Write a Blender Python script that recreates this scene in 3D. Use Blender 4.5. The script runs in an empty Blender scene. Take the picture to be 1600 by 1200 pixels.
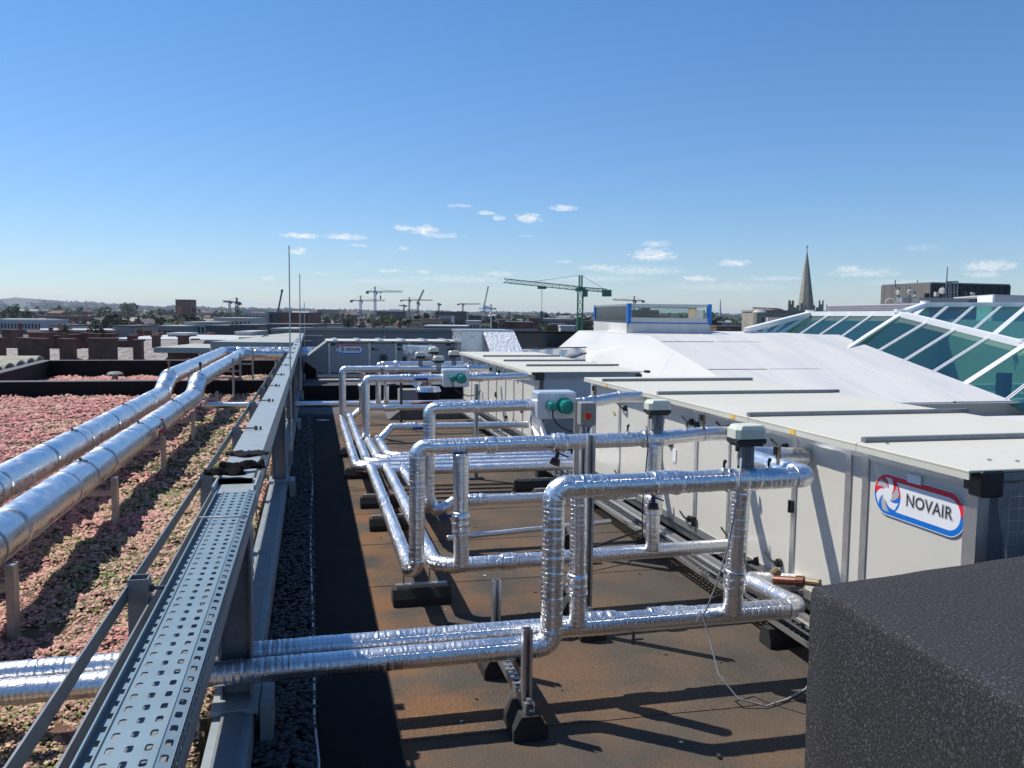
import bpy, math, random
import numpy as np
from mathutils import Vector, Matrix
R_ = random.Random(7)
NR = np.random.RandomState(5)
sc = bpy.context.scene
# ------------------------------------------------------------------ camera
PITCH, YAW, ROLL, F = 0.0830906626, 0.232908405, 0.011390752, 1320.0
CAM = np.array([0, 0, 1.8])
fw = np.array([math.sin(YAW)*math.cos(PITCH), math.cos(YAW)*math.cos(PITCH), -math.sin(PITCH)])
rt = np.array([math.cos(YAW), -math.sin(YAW), 0]); up = np.cross(rt, fw)
rt, up = rt*math.cos(ROLL)+up*math.sin(ROLL), -rt*math.sin(ROLL)+up*math.cos(ROLL)
cd = bpy.data.cameras.new('camera'); cam = bpy.data.objects.new('camera', cd); sc.collection.objects.link(cam)
M = Matrix(((rt[0], up[0], -fw[0], 0), (rt[1], up[1], -fw[1], 0), (rt[2], up[2], -fw[2], 1.8), (0, 0, 0, 1)))
cam.matrix_world = M
cd.sensor_width = 36; cd.lens = 36*F/1600; cd.clip_end = 20000; cd.clip_start = 0.05
sc.camera = cam
# ------------------------------------------------------------------ light
SUN = Vector((-.55, .46, 1)).normalized()
EL = math.asin(SUN.z); AZ = math.atan2(SUN.x, SUN.y)
sl = bpy.data.lights.new('sun', 'SUN'); so = bpy.data.objects.new('sun', sl); sc.collection.objects.link(so)
sl.energy = 4.9; sl.angle = math.radians(.53); sl.color = (1, .95, .86)
so.rotation_euler = SUN.to_track_quat('Z', 'Y').to_euler(); so.location = (0, 0, 30)
sc.view_settings.view_transform = 'Standard'; sc.view_settings.look = 'None'
sc.view_settings.exposure = 0.14; sc.view_settings.gamma = 1; sc.view_settings.use_curve_mapping = False

def ray(u, v): return fw+rt*(u-800)/F-up*(v-600)/F
def at(u, v, k):                       # point of the place at forward distance k
    return CAM+k*ray(u, v)

world = bpy.data.worlds.new('World'); sc.world = world; world.use_nodes = True
wn = world.node_tree; wn.nodes.clear()
def wnode(t, **k):
    n = wn.nodes.new(t)
    for a, b in k.items(): setattr(n, a, b)
    return n
def wmath(op, a, b=None, c=None, clamp=False):
    n = wnode('ShaderNodeMath', operation=op, use_clamp=clamp)
    for i, x in enumerate((a, b, c)):
        if x is None: continue
        if isinstance(x, (int, float)): n.inputs[i].default_value = x
        else: wn.links.new(x, n.inputs[i])
    return n.outputs[0]
sky = wnode('ShaderNodeTexSky', sky_type='NISHITA'); sky.sun_disc = False
sky.sun_elevation = EL; sky.sun_rotation = AZ; sky.altitude = 30; sky.air_density = 1.0; sky.dust_density = 0.0; sky.ozone_density = 5.0
tc = wnode('ShaderNodeTexCoord'); sep = wnode('ShaderNodeSeparateXYZ'); wn.links.new(tc.outputs['Generated'], sep.inputs[0])
az = wmath('ARCTAN2', sep.outputs[0], sep.outputs[1]); el = wmath('ARCSINE', sep.outputs[2])
comb = wnode('ShaderNodeCombineXYZ'); wn.links.new(az, comb.inputs[0]); wn.links.new(el, comb.inputs[1])
CLOUDS = [(470,369,25,5,1),(540,371,32,5,.9),(560,384,15,3,.5),(630,357,15,4.5,.9),(664,361,20,8,1),(690,369,32,4,.6),(718,322,21,3,.5),(760,333,14,4,.7),
 (779,341,10,4,.8),(826,342,19,8,1),(880,326,20,5.5,.9),(467,394,15,6,.8),(630,388,8,3,.6),(420,435,13,3.5,.5),(612,424,22,3,.7),(662,425,10,3.5,.7),
 (1025,382,21,5,.6),(1020,400,32,10,1),(1147,412,23,5.5,.9),(880,409,14,3,.5),(822,369,11,2.5,.4),(940,419,34,5,.7),(1000,424,60,8,.5),(1092,436,26,5,.8),
 (720,437,70,6,.45),(1545,417,32,8,.8),(1537,430,20,5,.6),(1350,428,45,7,.5),(1327,421,18,5,.7),(1210,436,40,4,.4),(930,436,80,5,.35),(1440,388,24,4,.25),
 (600,440,60,5,.3),(780,428,24,4,.6),(1420,443,60,5,.35),(1130,450,90,7,.3),(860,452,90,6,.22),(560,410,20,2,.25),(500,428,18,2.5,.35),(350,434,30,2.5,.2),(210,436,26,2,.2)]
nz = wnode('ShaderNodeTexNoise'); nz.inputs['Scale'].default_value = 120; nz.inputs['Detail'].default_value = 5; nz.inputs['Roughness'].default_value = .68
strt = wnode('ShaderNodeVectorMath', operation='MULTIPLY'); strt.inputs[1].default_value = (1, 2.2, 1)
wn.links.new(comb.outputs[0], strt.inputs[0]); wn.links.new(strt.outputs[0], nz.inputs['Vector'])
nzo = wmath('MULTIPLY_ADD', nz.outputs['Fac'], 4.2, -2.1)
tot = None
for (u, v, a, b, s) in CLOUDS:
    d = ray(u, v); d = d/np.linalg.norm(d); ca, ce = math.atan2(d[0], d[1]), math.asin(d[2])
    a1 = wmath('DIVIDE', wmath('SUBTRACT', az, ca), a/F*1.15); e1 = wmath('DIVIDE', wmath('SUBTRACT', el, ce), b/F*1.25)
    # flat bases: the lower half falls off faster
    e2 = wmath('MULTIPLY', e1, wmath('MULTIPLY_ADD', wmath('LESS_THAN', e1, 0.0), .55, 1.0))
    r2 = wmath('ADD', wmath('MULTIPLY', a1, a1), wmath('MULTIPLY', e2, e2))
    f = wmath('SUBTRACT', 1.0, r2); f = wmath('ADD', f, nzo); f = wmath('MULTIPLY', f, .75, clamp=True)
    # no cloud far outside the ellipse
    g = wmath('SUBTRACT', 2.1, r2, clamp=True); f = wmath('MULTIPLY', wmath('MULTIPLY', f, g), s)
    tot = f if tot is None else wmath('MAXIMUM', tot, f)
# the same fair-weather cumulus goes on round the horizon where the camera does not look
nb = wnode('ShaderNodeTexNoise'); nb.inputs['Scale'].default_value = 14; nb.inputs['Detail'].default_value = 6
st2 = wnode('ShaderNodeVectorMath', operation='MULTIPLY'); st2.inputs[1].default_value = (1, 4, 1)
wn.links.new(comb.outputs[0], st2.inputs[0]); wn.links.new(st2.outputs[0], nb.inputs['Vector'])
fb = wmath('MULTIPLY', wmath('SUBTRACT', nb.outputs['Fac'], .56), 6, clamp=True)
band = wmath('MULTIPLY', wmath('SUBTRACT', .2, el), 9, clamp=True)
outside = wmath('MULTIPLY', wmath('SUBTRACT', wmath('ABSOLUTE', wmath('SUBTRACT', az, YAW)), .62), 4, clamp=True)
fb = wmath('MULTIPLY', wmath('MULTIPLY', fb, band), wmath('MULTIPLY', outside, .7))
tot = wmath('MAXIMUM', tot, fb)
hfade = wmath('MULTIPLY', el, 30, clamp=True)
tot = wmath('MULTIPLY', tot, hfade)
mixc = wnode('ShaderNodeMix', data_type='RGBA')
wn.links.new(wmath('MULTIPLY', tot, 1.0), mixc.inputs['Factor'])
hsv = wnode('ShaderNodeHueSaturation'); wn.links.new(sky.outputs[0], hsv.inputs['Color']); hsv.inputs['Saturation'].default_value = 1.0
# clear northern air: the blue is deeper overhead and paler low down
tint = wnode('ShaderNodeMix', data_type='RGBA'); wn.links.new(wmath('MULTIPLY', el, 2.6, clamp=True), tint.inputs['Factor']); tint.inputs['A'].default_value = (.86, .93, 1.10, 1); tint.inputs['B'].default_value = (.68, 1.03, 1.25, 1)
mulc = wnode('ShaderNodeMix', data_type='RGBA', blend_type='MULTIPLY'); mulc.inputs['Factor'].default_value = 1; wn.links.new(hsv.outputs[0], mulc.inputs['A']); wn.links.new(tint.outputs['Result'], mulc.inputs['B'])
wn.links.new(mulc.outputs['Result'], mixc.inputs['A'])
mixc.inputs['B'].default_value = (8.6, 8.9, 9.3, 1)
bg = wnode('ShaderNodeBackground'); bg.inputs['Strength'].default_value = .098
wn.links.new(mixc.outputs['Result'], bg.inputs['Color'])
wo = wnode('ShaderNodeOutputWorld'); wn.links.new(bg.outputs[0], wo.inputs['Surface'])

# ------------------------------------------------------------------ materials
def mat(name, col, rough=.6, metal=0., var=0., vscale=5., bump=0., bscale=40., col2=None, spec=.5, coat=0.):
    m = bpy.data.materials.new(name); m.use_nodes = True; t = m.node_tree; b = t.nodes['Principled BSDF']
    b.inputs['Base Color'].default_value = (*col, 1); b.inputs['Roughness'].default_value = rough; b.inputs['Metallic'].default_value = metal
    b.inputs['Specular IOR Level'].default_value = spec
    if coat: b.inputs['Coat Weight'].default_value = coat; b.inputs['Coat Roughness'].default_value = .15
    co = t.nodes.new('ShaderNodeTexCoord')
    if var or col2:
        n = t.nodes.new('ShaderNodeTexNoise'); n.inputs['Scale'].default_value = vscale; n.inputs['Detail'].default_value = 6; n.inputs['Roughness'].default_value = .62
        t.links.new(co.outputs['Object'], n.inputs['Vector'])
        r = t.nodes.new('ShaderNodeValToRGB'); r.color_ramp.elements[0].position = .35; r.color_ramp.elements[1].position = .65
        c2 = col2 or tuple(min(1, c*(1+var)) for c in col); c1 = col if col2 else tuple(c*(1-var) for c in col)
        r.color_ramp.elements[0].color = (*c1, 1); r.color_ramp.elements[1].color = (*c2, 1)
        t.links.new(n.outputs['Fac'], r.inputs['Fac']); t.links.new(r.outputs['Color'], b.inputs['Base Color'])
    if bump:
        n2 = t.nodes.new('ShaderNodeTexNoise'); n2.inputs['Scale'].default_value = bscale; n2.inputs['Detail'].default_value = 4
        t.links.new(co.outputs['Object'], n2.inputs['Vector'])
        bp = t.nodes.new('ShaderNodeBump'); bp.inputs['Strength'].default_value = 1; bp.inputs['Distance'].default_value = bump
        t.links.new(n2.outputs['Fac'], bp.inputs['Height']); t.links.new(bp.outputs['Normal'], b.inputs['Normal'])
    return m
def N(m, t, **k):
    n = m.node_tree.nodes.new(t)
    for a, b in k.items(): setattr(n, a, b)
    return n
def L(m, a, b): m.node_tree.links.new(a, b)
def B(m): return m.node_tree.nodes['Principled BSDF']

MT = {}
# foil faced insulation: wrinkled foil with a scrim grid pressed into it
def foil_mat(name, base, rough, grid, crinkle):
    m = mat(name, base, rough, 1.0)
    co = N(m, 'ShaderNodeTexCoord'); b = B(m)
    n = N(m, 'ShaderNodeTexNoise'); n.inputs['Scale'].default_value = 26; n.inputs['Detail'].default_value = 5; n.inputs['Roughness'].default_value = .7; L(m, co.outputs['Object'], n.inputs['Vector'])
    vo = N(m, 'ShaderNodeTexVoronoi', feature='DISTANCE_TO_EDGE'); vo.inputs['Scale'].default_value = 45; L(m, co.outputs['Object'], vo.inputs['Vector'])
    mp = N(m, 'ShaderNodeMapRange'); mp.inputs[2].default_value = .12; L(m, vo.outputs['Distance'], mp.inputs[0])
    ad = N(m, 'ShaderNodeMath', operation='MULTIPLY_ADD'); ad.inputs[1].default_value = .35
    L(m, mp.outputs[0], ad.inputs[0]); L(m, n.outputs['Fac'], ad.inputs[2])
    h = ad.outputs[0]
    if grid:
        sp = N(m, 'ShaderNodeSeparateXYZ'); L(m, co.outputs['UV'], sp.inputs[0])
        gs = []
        for i, per in ((0, .02), (1, .021)):
            d = N(m, 'ShaderNodeMath', operation='DIVIDE'); d.inputs[1].default_value = per; L(m, sp.outputs[i], d.inputs[0])
            fr = N(m, 'ShaderNodeMath', operation='FRACT'); L(m, d.outputs[0], fr.inputs[0])
            s = N(m, 'ShaderNodeMath', operation='SUBTRACT'); s.inputs[1].default_value = .5; L(m, fr.outputs[0], s.inputs[0])
            a = N(m, 'ShaderNodeMath', operation='ABSOLUTE'); L(m, s.outputs[0], a.inputs[0])
            g = N(m, 'ShaderNodeMath', operation='GREATER_THAN'); g.inputs[1].default_value = .44; L(m, a.outputs[0], g.inputs[0]); gs.append(g.outputs[0])
        mx = N(m, 'ShaderNodeMath', operation='MAXIMUM'); L(m, gs[0], mx.inputs[0]); L(m, gs[1], mx.inputs[1])
        cmx = N(m, 'ShaderNodeMix', data_type='RGBA'); cmx.inputs['A'].default_value = (*base, 1); cmx.inputs['B'].default_value = (.62, .62, .64, 1); L(m, mx.outputs[0], cmx.inputs['Factor']); L(m, cmx.outputs['Result'], b.inputs['Base Color'])
        a2 = N(m, 'ShaderNodeMath', operation='MULTIPLY_ADD'); a2.inputs[1].default_value = -.35; L(m, mx.outputs[0], a2.inputs[0]); L(m, h, a2.inputs[2]); h = a2.outputs[0]
    bp = N(m, 'ShaderNodeBump'); bp.inputs['Distance'].default_value = crinkle; bp.inputs['Strength'].default_value = 1; L(m, h, bp.inputs['Height']); L(m, bp.outputs['Normal'], b.inputs['Normal'])
    n3 = N(m, 'ShaderNodeTexNoise'); n3.inputs['Scale'].default_value = 5; L(m, co.outputs['Object'], n3.inputs['Vector'])
    mr = N(m, 'ShaderNodeMapRange'); mr.inputs[3].default_value = rough*.6; mr.inputs[4].default_value = rough*1.5; L(m, n3.outputs['Fac'], mr.inputs[0]); L(m, mr.outputs[0], b.inputs['Roughness'])
    return m
MT['foil'] = foil_mat('crinkled aluminium foil', (.84, .845, .86), .31, True, .0011)
MT['foil_far'] = foil_mat('aluminium foil', (.84, .845, .86), .32, False, .0012)
MT['tape'] = mat('foil tape', (.85, .86, .88), .22, 1., bump=.001, bscale=60)
def duct_mat():
    m = mat('smooth aluminium cladding', (.72, .73, .74), .28, 1.); b = B(m)
    co = N(m, 'ShaderNodeTexCoord'); mpg = N(m, 'ShaderNodeMapping'); mpg.inputs['Scale'].default_value = (1, .6, 1); mpg.inputs['Rotation'].default_value = (0, 0, .7)
    L(m, co.outputs['Object'], mpg.inputs[0])
    n = N(m, 'ShaderNodeTexNoise'); n.inputs['Scale'].default_value = 9; n.inputs['Detail'].default_value = 7; n.inputs['Roughness'].default_value = .65; n.inputs['Distortion'].default_value = .6; L(m, mpg.outputs[0], n.inputs['Vector'])
    mr = N(m, 'ShaderNodeMapRange'); mr.inputs[1].default_value = .35; mr.inputs[2].default_value = .65; mr.inputs[3].default_value = .2; mr.inputs[4].default_value = .46; L(m, n.outputs['Fac'], mr.inputs[0]); L(m, mr.outputs[0], b.inputs['Roughness'])
    r = N(m, 'ShaderNodeValToRGB'); r.color_ramp.elements[0].position = .35; r.color_ramp.elements[0].color = (.6, .62, .65, 1); r.color_ramp.elements[1].position = .7; r.color_ramp.elements[1].color = (.84, .84, .84, 1)
    L(m, n.outputs['Fac'], r.inputs['Fac']); L(m, r.outputs[0], b.inputs['Base Color'])
    n2 = N(m, 'ShaderNodeTexNoise'); n2.inputs['Scale'].default_value = 5; n2.inputs['Detail'].default_value = 2; L(m, mpg.outputs[0], n2.inputs['Vector'])
    bp = N(m, 'ShaderNodeBump'); bp.inputs['Distance'].default_value = .008; bp.inputs['Strength'].default_value = .8; L(m, n2.outputs['Fac'], bp.inputs['Height']); L(m, bp.outputs['Normal'], b.inputs['Normal'])
    return m
MT['duct'] = duct_mat()
MT['galv'] = mat('galvanised steel', (.22, .24, .26), .5, .55, var=.10, vscale=14, bump=.0006, bscale=60)
MT['galvl'] = mat('light galvanised steel', (.30, .34, .355), .5, .35, var=.08, vscale=10, bump=.0004, bscale=60)
MT['traym'] = mat('galvanised tray steel', (.19, .26, .30), .5, .4, var=.06, vscale=9, bump=.0003, bscale=80)
MT['strut'] = mat('slotted channel steel', (.4, .41, .42), .4, .8, var=.12, vscale=20)
MT['alu'] = mat('anodised aluminium', (.55, .55, .55), .38, .85, var=.06, vscale=12)
MT['steeld'] = mat('dark bracket steel', (.12, .12, .13), .45, .7)
MT['black'] = mat('black plastic', (.012, .012, .014), .4)
MT['rubber'] = mat('black rubber', (.018, .018, .019), .75, bump=.002, bscale=60)
MT['panel'] = mat('off white coated panel', (.61, .59, .53), .4, var=.02, vscale=1.5, bump=.0008, bscale=3, spec=.4)
MT['panelroof'] = mat('off white roof sheet', (.58, .56, .48), .5, var=.03, vscale=1.2, bump=.0015, bscale=2.2, spec=.25)
MT['panelg'] = mat('grey coated panel', (.32, .33, .34), .4, var=.03, vscale=2)
MT['label'] = mat('white label', (.75, .77, .8), .4)
MT['yellow'] = mat('yellow warning label', (.75, .48, .03), .5)
MT['brass'] = mat('brass fitting', (.24, .17, .10), .4, .7)
MT['copper'] = mat('copper valve body', (.13, .045, .025), .35, .4)
MT['maroon'] = mat('dark red test point', (.05, .01, .015), .45)
MT['blue'] = mat('blue valve handle', (.01, .03, .2), .4)
MT['bluetape'] = mat('blue plastic film', (.01, .16, .55), .35)
MT['teal'] = mat('green motor paint', (.0, .22, .17), .35, coat=.2)
MT['jacket'] = mat('white glossy insulation box', (.62, .66, .74), .2, .35, bump=.002, bscale=8)
MT['actcap'] = mat('cream actuator lid', (.58, .60, .50), .45)
MT['yoke'] = mat('grey actuator yoke', (.14, .17, .20), .45, .3)
MT['red'] = mat('red switch', (.6, .01, .015), .35)
MT['logored'] = mat('sign red', (.72, .02, .05), .35); MT['logoblue'] = mat('sign blue', (.0, .16, .6), .35)
MT['logowhite'] = mat('sign white', (.78, .79, .82), .35); MT['logogrey'] = mat('sign grey', (.42, .43, .46), .35); MT['logoblack'] = mat('sign black', (.01, .01, .012), .35)
MT['cream'] = mat('cream wall', (.5, .48, .42), .8, var=.08, vscale=.3)
MT['cable'] = mat('grey cable', (.35, .35, .36), .5); MT['cabledark'] = mat('black cable', (.02, .02, .022), .5)
MT['wire'] = mat('white cable', (.5, .53, .58), .45)
MT['tan'] = mat('tan pipe', (.42, .31, .22), .5)
MT['white'] = mat('white paint', (.8, .8, .8), .4)
def felt_mat(name, c_sun, rustiness, dark):
    m = mat(name, c_sun, .85); b = B(m); co = N(m, 'ShaderNodeTexCoord')
    n = N(m, 'ShaderNodeTexNoise'); n.inputs['Scale'].default_value = 1.1; n.inputs['Detail'].default_value = 8; n.inputs['Roughness'].default_value = .6; n.inputs['Distortion'].default_value = .4; L(m, co.outputs['Object'], n.inputs['Vector'])
    r = N(m, 'ShaderNodeValToRGB'); e = r.color_ramp.elements; e[0].position = .34; e[0].color = (*dark, 1); e[1].position = .5; e[1].color = (*c_sun, 1)
    e2 = e.new(.60); e2.color = (c_sun[0]*1.22, c_sun[1]*1.16, c_sun[2]*1.1, 1); e3 = e.new(.74); e3.color = (c_sun[0]*1.9, c_sun[1]*1.4, c_sun[2]*.9, 1)
    L(m, n.outputs['Fac'], r.inputs['Fac'])
    # rust washes stronger towards the gutter side and in streaks
    sp = N(m, 'ShaderNodeSeparateXYZ'); L(m, co.outputs['Object'], sp.inputs[0])
    n4 = N(m, 'ShaderNodeTexNoise'); n4.inputs['Scale'].default_value = 2.2; n4.inputs['Detail'].default_value = 5; L(m, co.outputs['Object'], n4.inputs['Vector'])
    g = N(m, 'ShaderNodeMapRange'); g.inputs[1].default_value = .9; g.inputs[2].default_value = -1.0; L(m, sp.outputs[0], g.inputs[0])
    g2 = N(m, 'ShaderNodeMapRange'); g2.inputs[1].default_value = .42; g2.inputs[2].default_value = .62; L(m, n4.outputs['Fac'], g2.inputs[0])
    mm = N(m, 'ShaderNodeMath', operation='MULTIPLY'); L(m, g.outputs[0], mm.inputs[0]); L(m, g2.outputs[0], mm.inputs[1])
    m2 = N(m, 'ShaderNodeMath', operation='MULTIPLY'); m2.inputs[1].default_value = 8.*rustiness; L(m, mm.outputs[0], m2.inputs[0])
    mx = N(m, 'ShaderNodeMix', data_type='RGBA'); L(m, m2.outputs[0], mx.inputs['Factor']); L(m, r.outputs[0], mx.inputs['A']); mx.inputs['B'].default_value = (.18, .090, .042, 1)
    # mineral grit
    gr = N(m, 'ShaderNodeTexNoise'); gr.inputs['Scale'].default_value = 170; gr.inputs['Detail'].default_value = 3; L(m, co.outputs['Object'], gr.inputs['Vector'])
    gm = N(m, 'ShaderNodeMapRange'); gm.inputs[1].default_value = .3; gm.inputs[2].default_value = .7; gm.inputs[3].default_value = .55; gm.inputs[4].default_value = 1.45; L(m, gr.outputs['Fac'], gm.inputs[0])
    ml = N(m, 'ShaderNodeMix', data_type='RGBA', blend_type='MULTIPLY'); ml.inputs['Factor'].default_value = 1; L(m, mx.outputs['Result'], ml.inputs['A']); L(m, gm.outputs[0], ml.inputs['B'])
    L(m, ml.outputs['Result'], b.inputs['Base Color'])
    bp = N(m, 'ShaderNodeBump'); bp.inputs['Distance'].default_value = .003; L(m, gr.outputs['Fac'], bp.inputs['Height']); L(m, bp.outputs['Normal'], b.inputs['Normal'])
    b.inputs['Specular IOR Level'].default_value = .25
    return m
MT['felt'] = felt_mat('mineral roofing felt with rust wash', (.082, .067, .053), .11, (.058, .051, .045))
MT['feltshade'] = mat('black felt darkened for shade', (.009, .009, .010), .85, var=.25, vscale=3, bump=.002, bscale=90, spec=.2)  # black felt, its colour deepened to carry the shade under the beam
MT['upstand'] = mat('black felt upstand', (.009, .009, .012), .75, var=.2, vscale=4, bump=.002, bscale=60, spec=.2)
MT['greyfelt'] = mat('grey mineral felt', (.10, .10, .11), .8, var=.2, vscale=5, bump=.002, bscale=90)
MT['stone'] = mat('dark river gravel', (.06, .065, .07), .8, var=.5, vscale=60)
def blackbox_mat():
    m = mat('black rubber foam insulation', (.045, .046, .052), .85, spec=.25); b = B(m); co = N(m, 'ShaderNodeTexCoord')
    n = N(m, 'ShaderNodeTexNoise'); n.inputs['Scale'].default_value = 130; n.inputs['Detail'].default_value = 5; n.inputs['Roughness'].default_value = .75; L(m, co.outputs['Object'], n.inputs['Vector'])
    r = N(m, 'ShaderNodeValToRGB'); e = r.color_ramp.elements; e[0].position = .35; e[0].color = (.018, .018, .022, 1); e[1].position = .56; e[1].color = (.046, .047, .051, 1); x = e.new(.70); x.color = (.22, .22, .235, 1)
    L(m, n.outputs['Fac'], r.inputs['Fac']); L(m, r.outputs[0], b.inputs['Base Color'])
    bp = N(m, 'ShaderNodeBump'); bp.inputs['Distance'].default_value = .006; L(m, n.outputs['Fac'], bp.inputs['Height']); L(m, bp.outputs['Normal'], b.inputs['Normal'])
    return m
MT['foam'] = blackbox_mat()
def membrane_mat():
    m = mat('white roofing membrane', (.60, .60, .595), .5); b = B(m); co = N(m, 'ShaderNodeTexCoord')
    mp = N(m, 'ShaderNodeMapping'); mp.inputs['Scale'].default_value = (2.2, .35, .5); L(m, co.outputs['Object'], mp.inputs[0])
    n = N(m, 'ShaderNodeTexNoise'); n.inputs['Scale'].default_value = 1.2; n.inputs['Detail'].default_value = 7; n.inputs['Distortion'].default_value = .5; L(m, mp.outputs[0], n.inputs['Vector'])
    r = N(m, 'ShaderNodeValToRGB'); e = r.color_ramp.elements; e[0].position = .3; e[0].color = (.55, .545, .53, 1); e[1].position = .6; e[1].color = (.64, .625, .595, 1)
    L(m, n.outputs['Fac'], r.inputs['Fac']); L(m, r.outputs[0], b.inputs['Base Color'])
    n2 = N(m, 'ShaderNodeTexNoise'); n2.inputs['Scale'].default_value = 1.6; n2.inputs['Detail'].default_value = 3; L(m, co.outputs['Object'], n2.inputs['Vector'])
    bp = N(m, 'ShaderNodeBump'); bp.inputs['Distance'].default_value = .006; bp.inputs['Strength'].default_value = .7; L(m, n2.outputs['Fac'], bp.inputs['Height']); L(m, bp.outputs['Normal'], b.inputs['Normal'])
    return m
MT['membrane'] = membrane_mat()
def sedum_mat():
    m = mat('sedum leaves and pink flowers', (.3, .1, .1), .8); b = B(m); co = N(m, 'ShaderNodeTexCoord'); ge = N(m, 'ShaderNodeNewGeometry')
    n = N(m, 'ShaderNodeTexNoise'); n.inputs['Scale'].default_value = 1.0; n.inputs['Detail'].default_value = 5; n.inputs['Roughness'].default_value = .65; L(m, co.outputs['Object'], n.inputs['Vector'])
    # green patches grow in the strip nearest the beams
    sp = N(m, 'ShaderNodeSeparateXYZ'); L(m, co.outputs['Object'], sp.inputs[0])
    g = N(m, 'ShaderNodeMapRange'); g.inputs[1].default_value = -2.6; g.inputs[2].default_value = -1.4; g.inputs[3].default_value = -.16; g.inputs[4].default_value = .04; L(m, sp.outputs[0], g.inputs[0])
    ad = N(m, 'ShaderNodeMath', operation='ADD'); L(m, n.outputs['Fac'], ad.inputs[0]); L(m, g.outputs[0], ad.inputs[1])
    a3 = N(m, 'ShaderNodeMath', operation='MULTIPLY_ADD'); a3.inputs[1].default_value = .34; L(m, ge.outputs['Random Per Island'], a3.inputs[0]); L(m, ad.outputs[0], a3.inputs[2])
    r = N(m, 'ShaderNodeValToRGB'); e = r.color_ramp.elements; e[0].position = .45; e[0].color = (.46, .17, .16, 1); e[1].position = .62; e[1].color = (.52, .29, .24, 1)
    x = e.new(.74); x.color = (.46, .34, .22, 1); x = e.new(.82); x.color = (.14, .15, .035, 1); x = e.new(.95); x.color = (.05, .11, .02, 1)
    L(m, a3.outputs[0], r.inputs['Fac'])
    hv = N(m, 'ShaderNodeHueSaturation'); L(m, r.outputs[0], hv.inputs['Color'])
    mr = N(m, 'ShaderNodeMapRange'); mr.inputs[3].default_value = .5; mr.inputs[4].default_value = 1.4
    mu = N(m, 'ShaderNodeMath', operation='MULTIPLY'); mu.inputs[1].default_value = 7.31; L(m, ge.outputs['Random Per Island'], mu.inputs[0]); fr = N(m, 'ShaderNodeMath', operation='FRACT'); L(m, mu.outputs[0], fr.inputs[0]); L(m, fr.outputs[0], mr.inputs[0]); L(m, mr.outputs[0], hv.inputs['Value'])
    L(m, hv.outputs[0], b.inputs['Base Color'])
    return m
MT['sedum'] = sedum_mat()
MT['soil'] = mat('sedum mat base', (.14, .06, .045), .95, col2=(.06, .06, .02), vscale=2, bump=.02, bscale=25)
def foliage(name, c1, c2):
    m = mat(name, c1, .7, spec=.2); b = B(m); ge = N(m, 'ShaderNodeNewGeometry')
    r = N(m, 'ShaderNodeValToRGB'); r.color_ramp.elements[0].color = (*c1, 1); r.color_ramp.elements[1].color = (*c2, 1); L(m, ge.outputs['Random Per Island'], r.inputs['Fac']); L(m, r.outputs[0], b.inputs['Base Color'])
    return m
MT['leaf'] = foliage('green foliage', (.025, .05, .018), (.06, .10, .03)); MT['leafd'] = foliage('dark foliage', (.015, .03, .014), (.04, .06, .025)); MT['leafl'] = foliage('pale green foliage', (.06, .09, .03), (.11, .14, .05))
MT['bark'] = mat('bark', (.07, .05, .04), .9)
MT['brick'] = mat('red brick', (.19, .07, .05), .85, var=.3, vscale=.6); MT['brickd'] = mat('sooty brick', (.15, .065, .05), .85, var=.35, vscale=.8); MT['bricko'] = mat('orange brick', (.30, .11, .06), .85, var=.15, vscale=.5)
MT['slate'] = mat('weathered slate', (.20, .175, .165), .7, var=.45, vscale=1.3); MT['slated'] = mat('dark slate', (.085, .085, .09), .6, var=.3, vscale=.7); MT['tiler'] = mat('red clay tile', (.22, .11, .09), .8, var=.3, vscale=.8)
MT['render'] = mat('pale render', (.48, .46, .42), .85, var=.06, vscale=.4); MT['rendg'] = mat('grey render', (.25, .255, .25), .8, var=.1, vscale=.3); MT['rendb'] = mat('pale blue grey cladding', (.34, .38, .42), .6)
MT['darkclad'] = mat('dark blue cladding', (.035, .05, .065), .35, var=.15, vscale=.3); MT['glassd'] = mat('dark window glass', (.02, .03, .04), .12)
MT['roofg'] = mat('grey green flat roof', (.34, .36, .33), .8, var=.12, vscale=.25); MT['roofw'] = mat('white flat roof', (.46, .47, .47), .7); MT['roofd'] = mat('dark flat roof', (.10, .10, .105), .8)
MT['stonew'] = mat('grey limestone', (.26, .235, .19), .85, col2=(.36, .33, .27), vscale=.35, bump=.05, bscale=1.5); MT['tanclad'] = mat('tan cladding', (.42, .30, .18), .8)
MT['craneg'] = mat('green crane paint', (.02, .20, .12), .5); MT['cranew'] = mat('grey crane steel', (.38, .40, .42), .5); MT['craned'] = mat('dark crane steel', (.06, .08, .10), .5); MT['craner'] = mat('red crane paint', (.35, .12, .09), .5)
MT['greyclad'] = mat('dark grey corrugated cladding', (.17, .155, .14), .6, var=.08, vscale=2)
MT['barrel'] = mat('mossy fibre cement', (.33, .31, .25), .9, var=.2, vscale=1.5)
MT['screen'] = mat('grey screen cladding', (.17, .20, .23), .45, .3)
MT['landg'] = mat('city ground', (.05, .05, .045), .9, col2=(.03, .045, .02), vscale=.012)
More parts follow.
